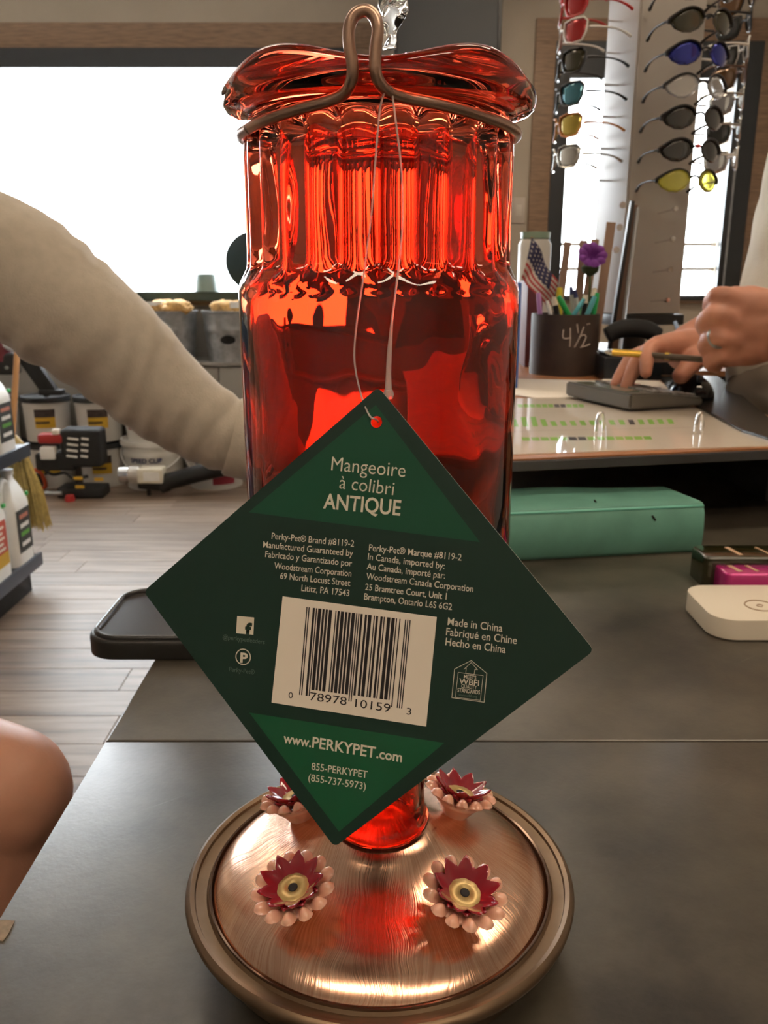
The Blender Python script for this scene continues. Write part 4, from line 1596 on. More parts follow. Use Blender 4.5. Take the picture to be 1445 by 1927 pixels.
ZT = 2.02
rbox('column', (0, 0, (rz1 + ZT) / 2), (RW - .012, RW - .012, ZT - rz1), M_rack, .004)
for sx, sy, w_, d_ in ((0, -1, RW - .008, .005), (0, 1, RW - .008, .005), (-1, 0, .005, RW - .008), (1, 0, .005, RW - .008)):
    rbox('face_board', (sx * (RW / 2 - .0035), sy * (RW / 2 - .0035), (rz1 + ZT) / 2), (w_, d_, ZT - rz1 - .004), M_rack, .001)
rbox('base_ring', (0, 0, (rz0 + rz1) / 2), (RW + .012, RW + .012, rz1 - rz0), M_black, .003)
lathe('turning_post', [(0, LT), (.10, LT), (.10, LT + .012), (.03, LT + .016), (.028, rz0), (0, rz0)], (RC.x, RC.y, 0), M_black, rk, 40)
for px, py in ((1172, 562), (1178, 508), (1271, 560), (1275, 505)):
    p = at(px, py, 1.75)
for q in range(4):
    zz = at(1240, 400 + q * 56, 1.72).z
    for nn, cc_ in ((nF, RC),):
        a = V((RC.x, RC.y, zz)) + nn * (RW / 2)
        cyl('peg', a, a + nn * .060 + V((.0, 0, .004)), .0018, M_chrome, rk, 8)
        cyl('peg_tip', a + nn * .058 + V((0, 0, .004)), a + nn * .066 + V((0, 0, .0045)), .0045, M_chrome, rk, 12)
for q in range(6):
    zz = at(1160, 40 + q * 60, 1.80).z
    a = V((RC.x, RC.y, zz)) - nR * (RW / 2)
    cyl('peg', a, a - nR * .03, .0018, M_chrome, rk, 8)

# sunglasses
OUTL = [(.008, .004), (.014, .014), (.028, .0195), (.044, .0165), (.058, .009), (.067, .003), (.066, -.003), (.058, -.012), (.044, -.019), (.030, -.020), (.017, -.014), (.009, -.004)]


def wrap(x, h, off=0):
    R_ = .082
    a = x / R_
    return V(((R_ + off) * sin(a), R_ - (R_ + off) * cos(a), h))


def lens_me(side, sq_=False):
    o_ = OUTL if not sq_ else [(.008, .004), (.010, .017), (.030, .020), (.056, .019), (.064, .012), (.062, -.006), (.054, -.019), (.034, -.021), (.016, -.016), (.009, -.004)]
    cx, cy = .037, 0
    vs, fs = [], []
    n = len(o_)
    for off in (0, -.0018):
        rings = []
        for k_ in (1, .66, .33):
            rings.append([len(vs) + q for q in range(n)])
            for x, h in o_:
                xx, hh = cx + (x - cx) * k_, cy + (h - cy) * k_
                vs.append(wrap(side * xx, hh, off))
        ci = len(vs)
        vs.append(wrap(side * cx, cy, off))
        for A, B in zip(rings, rings[1:]):
            for q in range(n):
                fs.append((A[q], A[(q + 1) % n], B[(q + 1) % n], B[q]))
        for q in range(n):
            fs.append((rings[-1][q], rings[-1][(q + 1) % n], ci))
        if off == 0:
            first = rings[0]
        else:
            for q in range(n):
                fs.append((first[q], first[(q + 1) % n], rings[0][(q + 1) % n], rings[0][q]))
    return pyme(vs, fs)


def frame_me(full=False, sq_=False):
    o_ = OUTL if not sq_ else [(.008, .004), (.010, .017), (.030, .020), (.056, .019), (.064, .012), (.062, -.006), (.054, -.019), (.034, -.021), (.016, -.016), (.009, -.004)]
    ms_ = []
    for s in (-1, 1):
        if full:
            ms_.append(tube_me([wrap(s * x, h, .0008) for x, h in o_], .0018, 8, 0, True))
        else:
            ms_.append(tube_me([wrap(s * x, h, .0008) for x, h in o_[:7]], [.0014, .0016, .0018, .0022, .0030, .0036, .0030], 8, 3))
    ms_.append(tube_me([wrap(x, h, .001) for x, h in ((-.009, .004), (-.004, .007), (0, .0075), (.004, .007), (.009, .004))], .0022, 8, 2))
    return merge(ms_)


def temple_me(s):
    a = wrap(s * .067, .001)
    return tube_me([a, a + V((s * .002, .012, .001)), a + V((s * .001, .045, .001)), a + V((-s * .003, .070, -.003)), a + V((-s * .006, .086, -.010))], [.0030, .0028, .0020, .0026, .0036], 8, 4, flat=.8)


G_ME = {}
for sq_ in (False, True):
    G_ME[sq_] = (lens_me(-1, sq_), lens_me(1, sq_), frame_me(sq_, sq_), temple_me(-1), temple_me(1))
    for me in G_ME[sq_]:
        for p in me.polygons:
            p.use_smooth = True


def lensmat(n, c_, rough=.06, metal=0.0, trans=.0, coat=1.0):
    return mat(n, c_, rough, metal, trans=trans, coat=coat)


LM = {'smoke': lensmat('lens_smoke', (.02, .02, .018)), 'olive': lensmat('lens_olive', (.035, .032, .015)), 'blue': lensmat('lens_blue', (.02, .03, .30), .08, .7),
      'clear': lensmat('lens_clear', (.85, .85, .85), .05, trans=.85), 'yellow': lensmat('lens_yellow', (.75, .72, .10), .05, trans=.75),
      'teal': lensmat('lens_teal', (.05, .22, .30), .08, .6), 'gold': lensmat('lens_gold', (.55, .42, .06), .08, .6), 'bronze': lensmat('lens_bronze', (.16, .08, .03), .08, .5),
      'red': lensmat('lens_red', (.45, .02, .02), .08, .5), 'silver': lensmat('lens_silver', (.6, .6, .58), .08, .9)}
FMt = {'black': M_black, 'white': mat('frame_white', (.7, .68, .64), .3), 'brown': mat('frame_brown', (.10, .05, .03), .3), 'red': mat('frame_red', (.5, .03, .03), .3), 'silver': mat('frame_silver', (.55, .55, .52), .2, .9), 'orange': mat('frame_orange', (.5, .2, .06), .3)}


def sunglasses(label, pos, rotz, lens, frame, sq_=False):
    t = thing('sunglasses', label, 'sunglasses', tuple(pos), 'sunglasses hung on the revolving rack', rotz)
    ms_ = G_ME[sq_]
    for nm, me, mt in (('lens', ms_[0], LM[lens]), ('lens', ms_[1], LM[lens]), ('frame', ms_[2], FMt[frame]), ('temple', ms_[3], FMt[frame]), ('temple', ms_[4], FMt[frame])):
        me2 = me.copy()
        me2.materials.append(mt)
        o = bpy.data.objects.new(nm, me2)
        COL.objects.link(o)
        o.parent = t
    return t


GP = .120
rows = [(-30, 'olive', 'black', 'olive-lensed wraparound sunglasses at the very top of the rack front'),
        (33, 'olive', 'black', 'dark olive wraparound sunglasses, second from the top of the rack front'),
        (95, 'blue', 'black', 'wraparound sunglasses with blue mirror lenses on the rack front'),
        (158, 'clear', 'black', 'clear-lensed safety glasses with black brow on the rack front'),
        (218, 'smoke', 'black', 'smoke grey wraparound sunglasses just below the clear glasses'),
        (280, 'smoke', 'red', 'dark wraparound sunglasses with a red nose bridge on the rack front'),
        (338, 'yellow', 'black', 'yellow-lensed shooting glasses, lowest on the rack front')]
for py, le, fr, lb_ in rows:
    zz = at(1297, py, 1.62).z
    p = V((RC.x, RC.y, zz)) + nF * (RW / 2 + GP)
    t = sunglasses(lb_, p, TH12, le, 'black')
    if fr == 'red':
        o = lathe('nose_bridge', [(0, -.004), (.004, -.003), (.005, 0), (.004, .003), (0, .004)], wrap(0, .006, .002), FMt['red'], None, 12)
        o.parent = t
        o['label'] = 'red nose bridge'
sideL = [(-30, 'red', 'red', 'red-framed sunglasses at the top left side of the rack'), (20, 'red', 'red', 'red sunglasses second from the top on the left side of the rack'), (70, 'red', 'white', 'white-framed sunglasses with red lenses on the left side of the rack'),
         (125, 'olive', 'black', 'black square sunglasses with olive lenses on the left side of the rack'), (186, 'teal', 'black', 'black-framed sunglasses with teal mirror lenses, left side of the rack'),
         (243, 'gold', 'orange', 'orange-brown sunglasses with gold lenses, left side of the rack'), (300, 'silver', 'silver', 'silver wire sunglasses, lowest on the left side of the rack')]
for py, le, fr, lb_ in sideL:
    zz = at(1085, py, 1.79).z
    p = V((RC.x, RC.y, zz)) - nR * (RW / 2 + GP)
    sunglasses(lb_, p, TH12 - pi / 2, le, fr, True)
sideR = [(-20, 'bronze', 'black', 'black sunglasses at the top of the right side of the rack'), (30, 'smoke', 'black', 'black sunglasses with purple-tipped frame, right side of the rack'), (88, 'smoke', 'white', 'grey sunglasses beside the blue mirror pair, right side of the rack'),
         (130, 'bronze', 'brown', 'bronze sunglasses on the right side of the rack'), (180, 'silver', 'silver', 'silver patterned sunglasses on the right side of the rack'), (238, 'smoke', 'silver', 'thin silver sunglasses on the right side of the rack'), (295, 'silver', 'white', 'white-rimmed sunglasses, lowest on the right side of the rack')]
for py, le, fr, lb_ in sideR:
    zz = at(1340, py, 1.80).z
    p = V((RC.x, RC.y, zz)) + nR * (RW / 2 + GP)
    sunglasses(lb_, p, TH12 + pi / 2, le, fr, True)

# ================================================================ BELOW THE LEFT WINDOW
CABY = WALLY - 0.42
cabz = at(400, 682, CABY).z
dc = thing('display_cabinet', 'low grey display cabinet under the left window carrying two steel buckets', 'cabinet', (-1.2, CABY, 0))
M_grey = mat('grey_laminate', (.28, .265, .245), .5, noise_amt=.05, noise_scale=4)
cx0, cx1 = -3.9, 0.45
box2('carcass', (cx0, CABY + .02, 0), (cx1, WALLY - .035, cabz - .02), M_grey, dc)
box2('top_board', (cx0, CABY - .01, cabz - .02), (cx1, WALLY - .035, cabz), M_grey, dc, bev=.003)
nd = 6
for i in range(nd):
    xa = cx0 + (cx1 - cx0) * i / nd
    xb = cx0 + (cx1 - cx0) * (i + 1) / nd
    d_ = box2('door', (xa + .004, CABY, .08), (xb - .004, CABY + .02, cabz - .03), M_grey, dc, bev=.003)
    h_ = cyl('handle', (xb - .06, CABY - .022, cabz - .12), (xb - .06, CABY - .022, cabz - .22), .006, M_steel, None, 10)
    h_.parent = d_
    h_.matrix_basis = W(d_).inverted()
bk_ = box2('trim_2', (cx0, WALLY - .034, cabz), (cx1 + .3, WALLY - .001, WINZ0 - .09), M_grey)
struct(bk_)
sl_ = box2('trim_3', (X0 + .05, WALLY - .15, at(300, 566, WALLY - .15).z), (at(700, 560, WALLY).x, WALLY - .001, at(300, 549, WALLY - .15).z), mat('dark_green_sill', (.045, .07, .06), .5), bev=.006)
struct(sl_)


def bucket(name, label, cat, pos, r0, r1, h, m, group=None, bands=(), lid=None, hoop=None):
    t = thing(name, label, cat, tuple(pos), group)
    x, y, z = pos
    prof = [(0, 0), (r0, 0), (r0, .003)]
    for k_ in range(1, 20):
        f = k_ / 20
        rr = r0 + (r1 - r0) * f
        prof.append((rr + (.004 if any(abs(f - b) < .026 for b in bands) else 0), h * f))
    prof += [(r1 + .006, h - .012), (r1 + .007, h), (r1 - .002, h), (r1 - .004, h - .02), (r0 - .003, .006), (0, .005)]
    lathe('shell', prof, (x, y, z), m, t, 40)
    if lid:
        lathe('lid', [(0, h + .006), (r1 - .012, h + .006), (r1 - .008, h + .012), (r1 + .009, h + .012), (r1 + .010, h - .018), (r1 + .0075, h - .018), (r1 + .0075, h + .0008), (0, h + .0008)], (x, y, z), lid, t, 40)
    if hoop:
        tube('bail_handle', [(x + (r1 + .008) * cos(a), y - abs(sin(a)) * .03 * 0 - (r1 + .012) * sin(a) * .96, z + h * .86 - hoop * sin(a)) for a in [pi * q / 16 for q in range(17)]], .0032, MATS['white_plastic'], t, 8)
    return t


M_husk = mat('tan_husk', (.55, .33, .12), .8, noise_amt=.35, noise_scale=40)
for i, (pa, pb, py0, py1) in enumerate(((268, 372, 586, 682), (380, 486, 586, 682))):
    yb = WALLY - .30
    wx = (at(pb, 600, yb).x - at(pa, 600, yb).x) / 2
    cx_ = at((pa + pb) / 2, 600, yb).x
    h = at(300, py0, yb - wx).z - cabz
    t = bucket('steel_bucket', ['galvanised bucket with tan chamois under the window, left of the pair', 'galvanised bucket with an oval badge under the window, right of the pair'][i], 'bucket',
               (cx_, yb, cabz), wx * .80, wx - .007, h, M_steel, 'steel buckets under the window', (.3, .62, .66))
    if i == 1:
        me = bmme(box_bm((0, 0, 0), (.09, .008, .045), .003))
        bmv = lathe('oval_badge', [(0, 0), (.045, 0), (.045, .006), (0, .006)], (0, 0, 0), MATS['black_plastic'], None, 28)
        bmv.parent = t
        bmv.matrix_basis = Matrix.Translation((.01, -wx * .92, h * .45)) @ Matrix.Rotation(pi / 2, 4, 'X') @ Matrix.Diagonal((1, .55, 1, 1))
    random.seed(i)
    ch = thing('chamois_bundle', ['tan chamois bundle heaped in the left steel bucket', 'tan chamois bundle heaped in the right steel bucket'][i], 'cloth', (cx_, yb, cabz + h), 'chamois bundles in the steel buckets')
    bmx = bmesh.new()
    for q in range(9):
        a, r = random.random() * 6.28, random.random() * wx * .55
        tmp = bmesh.new()
        bmesh.ops.create_icosphere(tmp, subdivisions=3, radius=.05 + random.random() * .03)
        for v in tmp.verts:
            v.co = v.co * (1 + .35 * noise.noise(v.co * 28 + V((q, 0, 0))))
            v.co.z *= .62
        tmp.transform(Matrix.Translation((cx_ + r * cos(a), yb + r * sin(a) - .03, cabz + h + .0 + random.random() * .02)))
        tm_ = bpy.data.meshes.new('t')
        tmp.to_mesh(tm_)
        tmp.free()
        bmx.from_mesh(tm_)
        bpy.data.meshes.remove(tm_)
    link('cloth_fold', bmme(bmx), M_husk, ch, True)
    tagc = box('white_card', (cx_ - .07 + i * .14, yb - wx * .55, cabz + h + .035), (.10, .004, .035), M_white, ch, rot=.1)

# frosted tumbler upside down and dark dish on the sill
sy = WALLY - .09
sz = sl_.data.vertices[0].co.z
sz = max(v.co.z for v in sl_.data.vertices)
r_ = (at(412, 540, sy).x - at(366, 540, sy).x) / 2
hh = at(390, 515, sy).z - sz
tag(lathe('plastic_tumbler', [(r_, 0), (r_ * .84, hh * .9), (r_ * .7, hh), (0, hh), (0, hh - .004), (r_ * .7, hh - .005), (r_ * .8, hh * .88), (r_ * .96, 0), (r_, 0)], (at(389, 540, sy).x, sy, sz), mat('frosted_green', (.35, .45, .42), .4, trans=.5), None, 32), 'frosted green tumbler upside down on the window sill', 'cup')
dd = thing('round_display_dish', 'dark round dish standing on edge on the sill, half hidden by the feeder', 'dish', (at(478, 540, sy).x, sy - .02, sz))
Rr = (at(478, 435, sy).z - sz) / 2
lathe('dish', [(0, .02), (Rr * .6, .016), (Rr * .92, .002), (Rr, -.006), (Rr * .93, -.004), (Rr * .6, .008), (0, .012)], (at(478, 478, sy).x, sy - .01, sz + Rr), mat('dark_teal_enamel', (.02, .04, .045), .4), dd, 48, M=Matrix.Rotation(pi / 2, 3, 'X'))
box('dish_stand', (at(478, 540, sy).x, sy - .005, sz + .006), (.12, .06, .012), M_black, dd)

# pails on the floor
M_pail = mat('white_pail', (.62, .60, .56), .42, noise_amt=.03, noise_scale=8)
M_lid = mat('dark_pail_lid', (.03, .033, .036), .45)
M_lab_y = mat('label_yellow', (.60, .36, .03), .5)
M_lab_k = mat('label_photo', (.05, .035, .03), .5, noise_amt=.5, noise_scale=40)
M_lab_r = mat('label_red', (.32, .03, .05), .5)


def wraplabel(name, cx_, cy_, r, z0, z1, a0, a1, m, parent, r2=None):
    vs, fs = [], []
    n = 10
    r2 = r if r2 is None else r2
    for i in range(n + 1):
        a = a0 + (a1 - a0) * i / n
        vs += [V((cx_ + r * cos(a), cy_ + r * sin(a), z0)), V((cx_ + r2 * cos(a), cy_ + r2 * sin(a), z1))]
    for i in range(n):
        fs.append((2 * i, 2 * i + 2, 2 * i + 3, 2 * i + 1))
    return link(name, pyme(vs, fs), m, parent, True)


PY = 5.02
pr_ = (at(137, 790, PY).x - at(46, 790, PY).x) / 2
ph = (at(90, 745, PY).z - 0) / 2 - .004
for i, (pcx, lv, lb_) in enumerate(((0, 0, 'white pail with black and yellow label, at the far left floor beneath the shelf end'),
                                    (91, 0, 'white pail with black and yellow label on the floor behind the chainsaw, left stack'),
                                    (91, 1, 'dark-lidded white pail with yellow label on top of the left stack'),
                                    (188, 0, 'white pail on the floor right of the chainsaw, under the second lidded pail'),
                                    (188, 1, 'dark-lidded white pail with yellow label, topmost of the second stack'),
                                    (-6, 1, 'greyish pail at the far left behind the white jug'))):
    x = at(pcx, 800, PY).x
    z = lv * (ph + .013)
    t = bucket('pail', lb_, 'bucket', (x, PY, z), pr_ * .86, pr_ - .012, ph - .012, M_pail, 'pails stacked under the window', (.86,), M_lid)
    ca_ = -pi / 2 + .25
    rr = lambda f: pr_ * .86 + (pr_ - .012 - pr_ * .86) * f + .0015
    wraplabel('photo_label', x, PY, rr(.56), z + ph * .56, z + ph * .74, ca_ - .45, ca_ + .45, M_lab_k, t, rr(.74))
    wraplabel('yellow_label', x, PY, rr(.32), z + ph * .32, z + ph * .56, ca_ - .45, ca_ + .45, M_lab_y, t, rr(.56))
    wraplabel('dark_stripe', x, PY, rr(.42) + .001, z + ph * .42, z + ph * .47, ca_ - .42, ca_ + .2, M_lab_k, t, rr(.47) + .001)
for i, (pa, pb, ytop, ybot, lv, lb_) in enumerate(((232, 350, 826, 922, 0, 'white pail lettered in dark blue on the floor behind the blower'),
                                                   (238, 346, 752, 826, 1, 'white pail with a red band standing on the lettered pail'),
                                                   (350, 462, 832, 922, 0, 'white pail at the right end of the row behind the blower tube'))):
    y_ = PY - .03
    r = (at(pb, 870, y_).x - at(pa, 870, y_).x) / 2
    x = at((pa + pb) / 2, 870, y_).x
    z = 0 if lv == 0 else at(300, 827, y_).z + .012
    h = at(300, ytop, y_).z - z
    t = bucket('pail', lb_, 'bucket', (x, y_, z), r * .86, r - .008, h, M_pail, 'pails stacked under the window', (.70, .76, .90), M_pail if lv == 0 and i == 0 else None, hoop=.13 if lv == 0 else .0)
    rr2 = lambda f: r * .86 + (r - .008 - r * .86) * f + .0018
    if lv == 0:
        wraplabel('red_label', x, y_, rr2(.12), z + h * .12, z + h * .32, -pi / 2 + .05, -pi / 2 + .9, M_lab_r, t, rr2(.32))
        me = text_me('SPEED CLIP', .03, None, 0, .19, .027)
        if True:
            rad = rr2(.62) + .003
            for v in me.vertices:
                a = -pi / 2 + (v.co.x - .10) / rad
                v.co = V((x + rad * cos(a), y_ + rad * sin(a), z + h * .60 + v.co.y))
            link('printed_lettering', me, mat('navy_ink', (.02, .025, .10), .5), t)
    else:
        wraplabel('red_label', x, y_, rr2(.30), z + h * .30, z + h * .75, -pi / 2 - .8, -pi / 2 + .7, M_lab_r, t, rr2(.75))

# chainsaw / engine tool
cs0 = atz(128, 925, 0)
csw = thing('chainsaw', 'black and red chainsaw standing on the floor in front of the left pails', 'chainsaw', tuple(cs0))
CY = cs0.y - .16
P_ = lambda px, py, dy=0: at(px, py, CY + dy)
M_redp = mat('red_plastic', (.42, .03, .03), .35)
M_orange = mat('orange_red_plastic', (.55, .08, .03), .4)
a, b = P_(117, 880), P_(186, 808)
box('engine_housing', ((a.x + b.x) / 2, CY + .06, (a.z + b.z) / 2), (b.x - a.x, .14, b.z - a.z), M_softblack, csw, bev=.03, seg=4)
for r_i in range(2):
    for q in range(4):
        p = P_(137 + r_i * 23 + q * .8, 826 + q * 11, -.012)
        box('grille_slat', (p.x - .004 * q, p.y, p.z), (.060 - r_i * .020, .006, .012), M_white, csw, bev=.002, rot=Matrix.Rotation(.12, 3, 'Y'))
a, b = P_(72, 845), P_(120, 812)
box('red_cover', ((a.x + b.x) / 2, CY + .03, P_(95, 826).z), (b.x - a.x, .08, .055), M_redp, csw, bev=.02, seg=3)
box('cream_knob', tuple(P_(106, 812, -.0)), (.04, .05, .03), M_cream, csw, bev=.01)
box('filter_box', tuple(P_(92, 852, -.0)), (.08, .06, .07), M_white, csw, bev=.008)
box('lower_housing', tuple(P_(110, 866, .05)), (.22, .12, .10), M_softblack, csw, bev=.02, seg=3)
tube('front_handle', [P_(88, 870), P_(84, 884), P_(100, 893), P_(122, 890), P_(140, 900), P_(165, 896)], .009, M_black, csw, 8, 4)
tube('cross_brace', [P_(85, 893), P_(100, 876), P_(118, 868)], .008, M_black, csw, 8, 3)
a = P_(150, 905)
box('base_skid', (a.x, CY + .05, .035), (.26, .14, .06), M_softblack, csw, bev=.015, seg=3)
for px, py in ((147, 900), (150, 916), (186, 902)):
    box('yellow_mark', tuple(P_(px, py, -.025)), (.05, .004, .018), M_lab_y, csw)
p = P_(130, 922, -.06)
lathe('red_cap', [(0, 0), (.026, 0), (.030, .012), (.022, .035), (0, .04)], (p.x, p.y, 0.0), M_redp, csw, 20)
cyl('silver_rod', (P_(86, 912).x, CY - .02, .035), (P_(118, 912).x, CY - .02, .035), .012, M_steel, csw, 12)

hs = thing('orange_saw_handle', 'orange-red open tool handle on the floor left of the chainsaw', 'tool', tuple(atz(70, 922, 0)))
hy_ = atz(70, 922, 0).y - .02
tube('grip_loop', [at(px, py, hy_) for px, py in ((52, 886), (70, 885), (80, 896), (86, 914), (78, 919), (56, 919), (50, 905))], .014, M_orange, hs, 10, 4, False, .8)
box('dark_core', tuple(at(67, 903, hy_)), (.075, .03, .075), M_softblack, hs, bev=.006)
# leaf blower
bl0 = atz(300, 922, 0)
bl = thing('leaf_blower', 'leaf blower with cream body and long black tube lying before the white pails', 'leaf blower', tuple(bl0))
by = bl0.y - .13
cyl('motor_cap', at(226, 893, by), at(244, 893, by), .046, M_chrome, bl, 24)
cyl('motor_neck', at(244, 893, by), at(264, 893, by), .050, mat('pale_alloy', (.55, .52, .48), .4, .4), bl, 24)
a = at(286, 893, by)
box('body', tuple(a), (.145, .11, .085), mat('cream_plastic', (.70, .66, .55), .4), bl, bev=.012, seg=3)
box('label_plate', (a.x + .01, a.y - .056, a.z), (.09, .003, .05), M_white, bl)
tube('blower_tube', [at(262, 910, by), at(292, 912, by), at(310, 908, by), at(380, 889, by), at(470, 868, by + .02)], [.030, .034, .046, .050, .050], M_black, bl, 18, 5)
cyl('tube_collar', at(300, 911, by + .0), at(316, 906, by + .01), .054, M_softblack, bl, 24)
cyl('stand_leg', (at(278, 900, by).x, by, .0), at(278, 900, by), .012, M_black, bl, 10)
# string trimmer leaning on the pails
tr = thing('string_trimmer', 'black string trimmer leaning on the lidded pail at far left', 'trimmer', tuple(at(98, 742, 4.82)))
ty = 4.80
slat('guard_bar', at(98, 741, ty), at(42, 662, ty + .02), .085, .05, M_softblack, tr)
box('foot_block', tuple(at(98, 739, ty) + V((0, 0, .004))), (.13, .07, .03), M_softblack, tr, bev=.008)
box('trigger_housing', tuple(at(16, 684, ty)), (.11, .08, .12), M_softblack, tr, bev=.02, seg=3)
cyl('silver_tube', at(-20, 640, ty - .02), at(76, 680, ty - .02), .014, M_steel, tr, 14)
lathe('maroon_cap', [(0, 0), (.045, 0), (.05, .06), (.03, .13), (0, .14)], at(5, 680, ty), mat('maroon_cover', (.16, .03, .04), .4), tr, 20)
lathe('bolt', [(0, 0), (.01, 0), (.01, .008), (0, .008)], at(13, 692, ty - .045), M_steel, tr, 12, M=Matrix.Rotation(pi / 2, 3, 'X'))

# ================================================================ LEFT SHELVES
SX = -1.363
SY1 = 3.217
M_navy = mat('navy_steel', (.030, .042, .065), .35, .2)
gs = thing('shop_shelving', 'dark blue steel shop shelving at the left edge holding white jugs', 'shelving', (SX - .25, 2.4, 0))
for nm, z, d_ in (('base_shelf', .145, .50), ('upper_shelf', .585, .42)):
    box2(nm, (SX - d_, 1.4, z - .03), (SX - .01, SY1 - .004, z), M_navy, gs, bev=.002)
    box2('price_rail', (SX - .012, 1.4, z - .045), (SX + .004, SY1, z + .004), M_navy, gs, bev=.003)
box2('kick_plate', (SX - .5, 1.4, 0), (SX - .04, SY1 - .03, .115), M_softblack, gs)
box2('end_bracket', (SX - .42, SY1 - .028, .52), (SX - .03, SY1 - .016, .555), M_navy, gs)
box2('upright', (SX - .56, SY1 - .04, 0), (SX - .50, SY1, 1.05), M_navy, gs)
box2('back_panel', (SX - .53, 1.4, 0), (SX - .51, SY1 - .04, 1.05), M_navy, gs)


def jug(label, x, y0, y1, z, wd, h, m_label, style):
    t = thing('jug', label, 'jug', (x - wd / 2, (y0 + y1) / 2, z), 'white jugs on the dark blue shelves')
    L = y1 - y0
    yc, xc = (y0 + y1) / 2, x - wd / 2
    bh = h * .62
    ring = []
    mes = []
    secs = [(0, 1, 1, 0), (.01, 1.0, 1.0, 0), (bh, 1, 1, 0), (bh + h * .06, .97, .97, 0), (h * .80, .62, .70, .10), (h * .87, .34, .42, .20), (h * .90, .26, .30, .22), (h * .97, .26, .30, .22)]
    vs, fs = [], []
    n = None
    for zz, fx, fy, sh in secs:
        o_ = rrect(wd * fx, L * fy, min(wd * fx, L * fy) * .25, 3)
        n = len(o_)
        for a_, b_ in o_:
            vs.append(V((xc + a_, yc + b_ + L * sh, z + zz)))
    for i in range(len(secs) - 1):
        for k_ in range(n):
            k2 = (k_ + 1) % n
            fs.append((i * n + k_, i * n + k2, (i + 1) * n + k2, (i + 1) * n + k_))
    fs += [tuple(range(n)), tuple((len(secs) - 1) * n + q for q in range(n))]
    link('body', pyme(vs, fs), M_white, t, 'angle')
    cyl('cap', (xc, yc + L * .22, z + h * .95), (xc, yc + L * .22, z + h), L * .16, M_white, t, 20)
    tube('handle', [(xc, yc + L * .10, z + h * .86), (xc, yc - L * .12, z + h * .90), (xc, yc - L * .36, z + h * .82), (xc, yc - L * .42, z + h * .66)], [.014, .015, .017, .022], M_white, t, 12, 4)
    lb = box2('label', (x, y0 + L * .14, z + h * .14), (x + .0012, y1 - L * .14, z + h * .60), m_label, t)
    if style == 'black':
        for q, (zz, c_) in enumerate(((.50, 'label_rose'), (.40, 'white_plastic'), (.31, 'leaf_green'), (.20, 'white_plastic'))):
            o = box2('label_print', (x + .0012, y0 + L * .28, z + h * zz), (x + .0020, y1 - L * .26, z + h * (zz + .045)), MATS.get(c_) or mat(c_, {'label_rose': (.5, .18, .12), 'leaf_green': (.12, .35, .06)}[c_], .5), t)
    else:
        for q in range(5):
            o = box2('label_print', (x + .0012, y0 + L * .20, z + h * (.30 + q * .055)), (x + .0020, y1 - L * (.22 + .06 * (q % 2)), z + h * (.325 + q * .055)), MATS['cream_card'], t)
        o = box2('label_print', (x + .0012, y0 + L * .14, z + h * .14), (x + .0018, y1 - L * .14, z + h * .27), M_lab_y, t)
    g_ = box2('green_sticker', (x - .012, y1 - L * .10, z + h * .70), (x - .004, y1 - L * .02, z + h * .74), mat('sticker_green', (.05, .45, .12), .5), t)
    return t


M_labk = mat('label_black', (.03, .035, .035), .45, noise_amt=.3, noise_scale=60)
M_labr = mat('label_bright_red', (.50, .08, .05), .45)
jug('white jug with a black label at the end of the lower shelf', SX - .008, 3.03, 3.19, .145, .12, .355, M_labk, 'black')
jug('white jug with a red and yellow label on the lower shelf', SX - .008, 2.74, 2.99, .145, .15, .36, M_labr, 'red')
jug('white jug with a black label on the upper shelf', SX - .008, 2.98, 3.14, .585, .12, .30, M_labk, 'black')
jug('white jug at the left picture edge of the upper shelf', SX - .02, 2.70, 2.93, .585, .14, .28, M_labr, 'red')

# corn broom behind the shelf end
br = thing('corn_broom', 'yellow corn broom with an orange handle standing behind the shelving', 'broom', tuple(atz(28, 965, 0)))
BY = 3.42
bt, bb = at(26, 852, BY), at(22, 1000, BY)
random.seed(7)
bmx = bmesh.new()
mes = []
for q in range(260):
    u = random.uniform(-1, 1)
    v_ = random.uniform(-1, 1)
    a = V((bt.x + u * .05, BY + v_ * .015, bt.z + random.uniform(-.01, .01)))
    b = V((bt.x + u * .115 + random.uniform(-.012, .012), BY + v_ * .04, bt.z - .30 - random.uniform(0, .03)))
    m_ = (a + b) / 2 + V((u * .012, random.uniform(-.006, .006), 0))
    mes.append(tube_me([a, m_, b], [.0032, .0026, .0016], 4))
o = link('bristles', merge(mes), mat('straw', (.50, .38, .13), .7, noise_amt=.25, noise_scale=50), br)
o['kind'] = 'stuff'
lathe('shoulder', [(0, .075), (.02, .07), (.05, .03), (.058, -.02), (0, -.02)], bt, mat('straw_dark', (.36, .25, .08), .7), br, 24)
cyl('handle', bt + V((0, 0, .06)), at(36, 600, BY + .25), .0125, mat('orange_wood', (.45, .22, .08), .45), br, 14)

# ================================================================ PEOPLE
M_skin = mat('skin', (.55, .27, .18), .5, sss=.12, noise_amt=.08, noise_scale=25, bump=.1, bump_scale=400)
M_skin2 = mat('ruddy_skin', (.50, .225, .15), .5, sss=.12, noise_amt=.12, noise_scale=30, bump=.1, bump_scale=400)


def ball(c, r, s=(1, 1, 1)):
    bm = bmesh.new()
    bmesh.ops.create_icosphere(bm, subdivisions=3, radius=1)
    for v in bm.verts:
        v.co = V(c) + V((v.co.x * r * s[0], v.co.y * r * s[1], v.co.z * r * s[2]))
    return bmme(bm)


def limb(pts, radii, n=6, seg=16, flat=None):
    pts = [V(p) for p in pts]
    me = tube_me(pts, radii, seg, n, False, flat)
    return [me, ball(pts[0], radii[0] * .995), ball(pts[-1], radii[-1] * .995)]


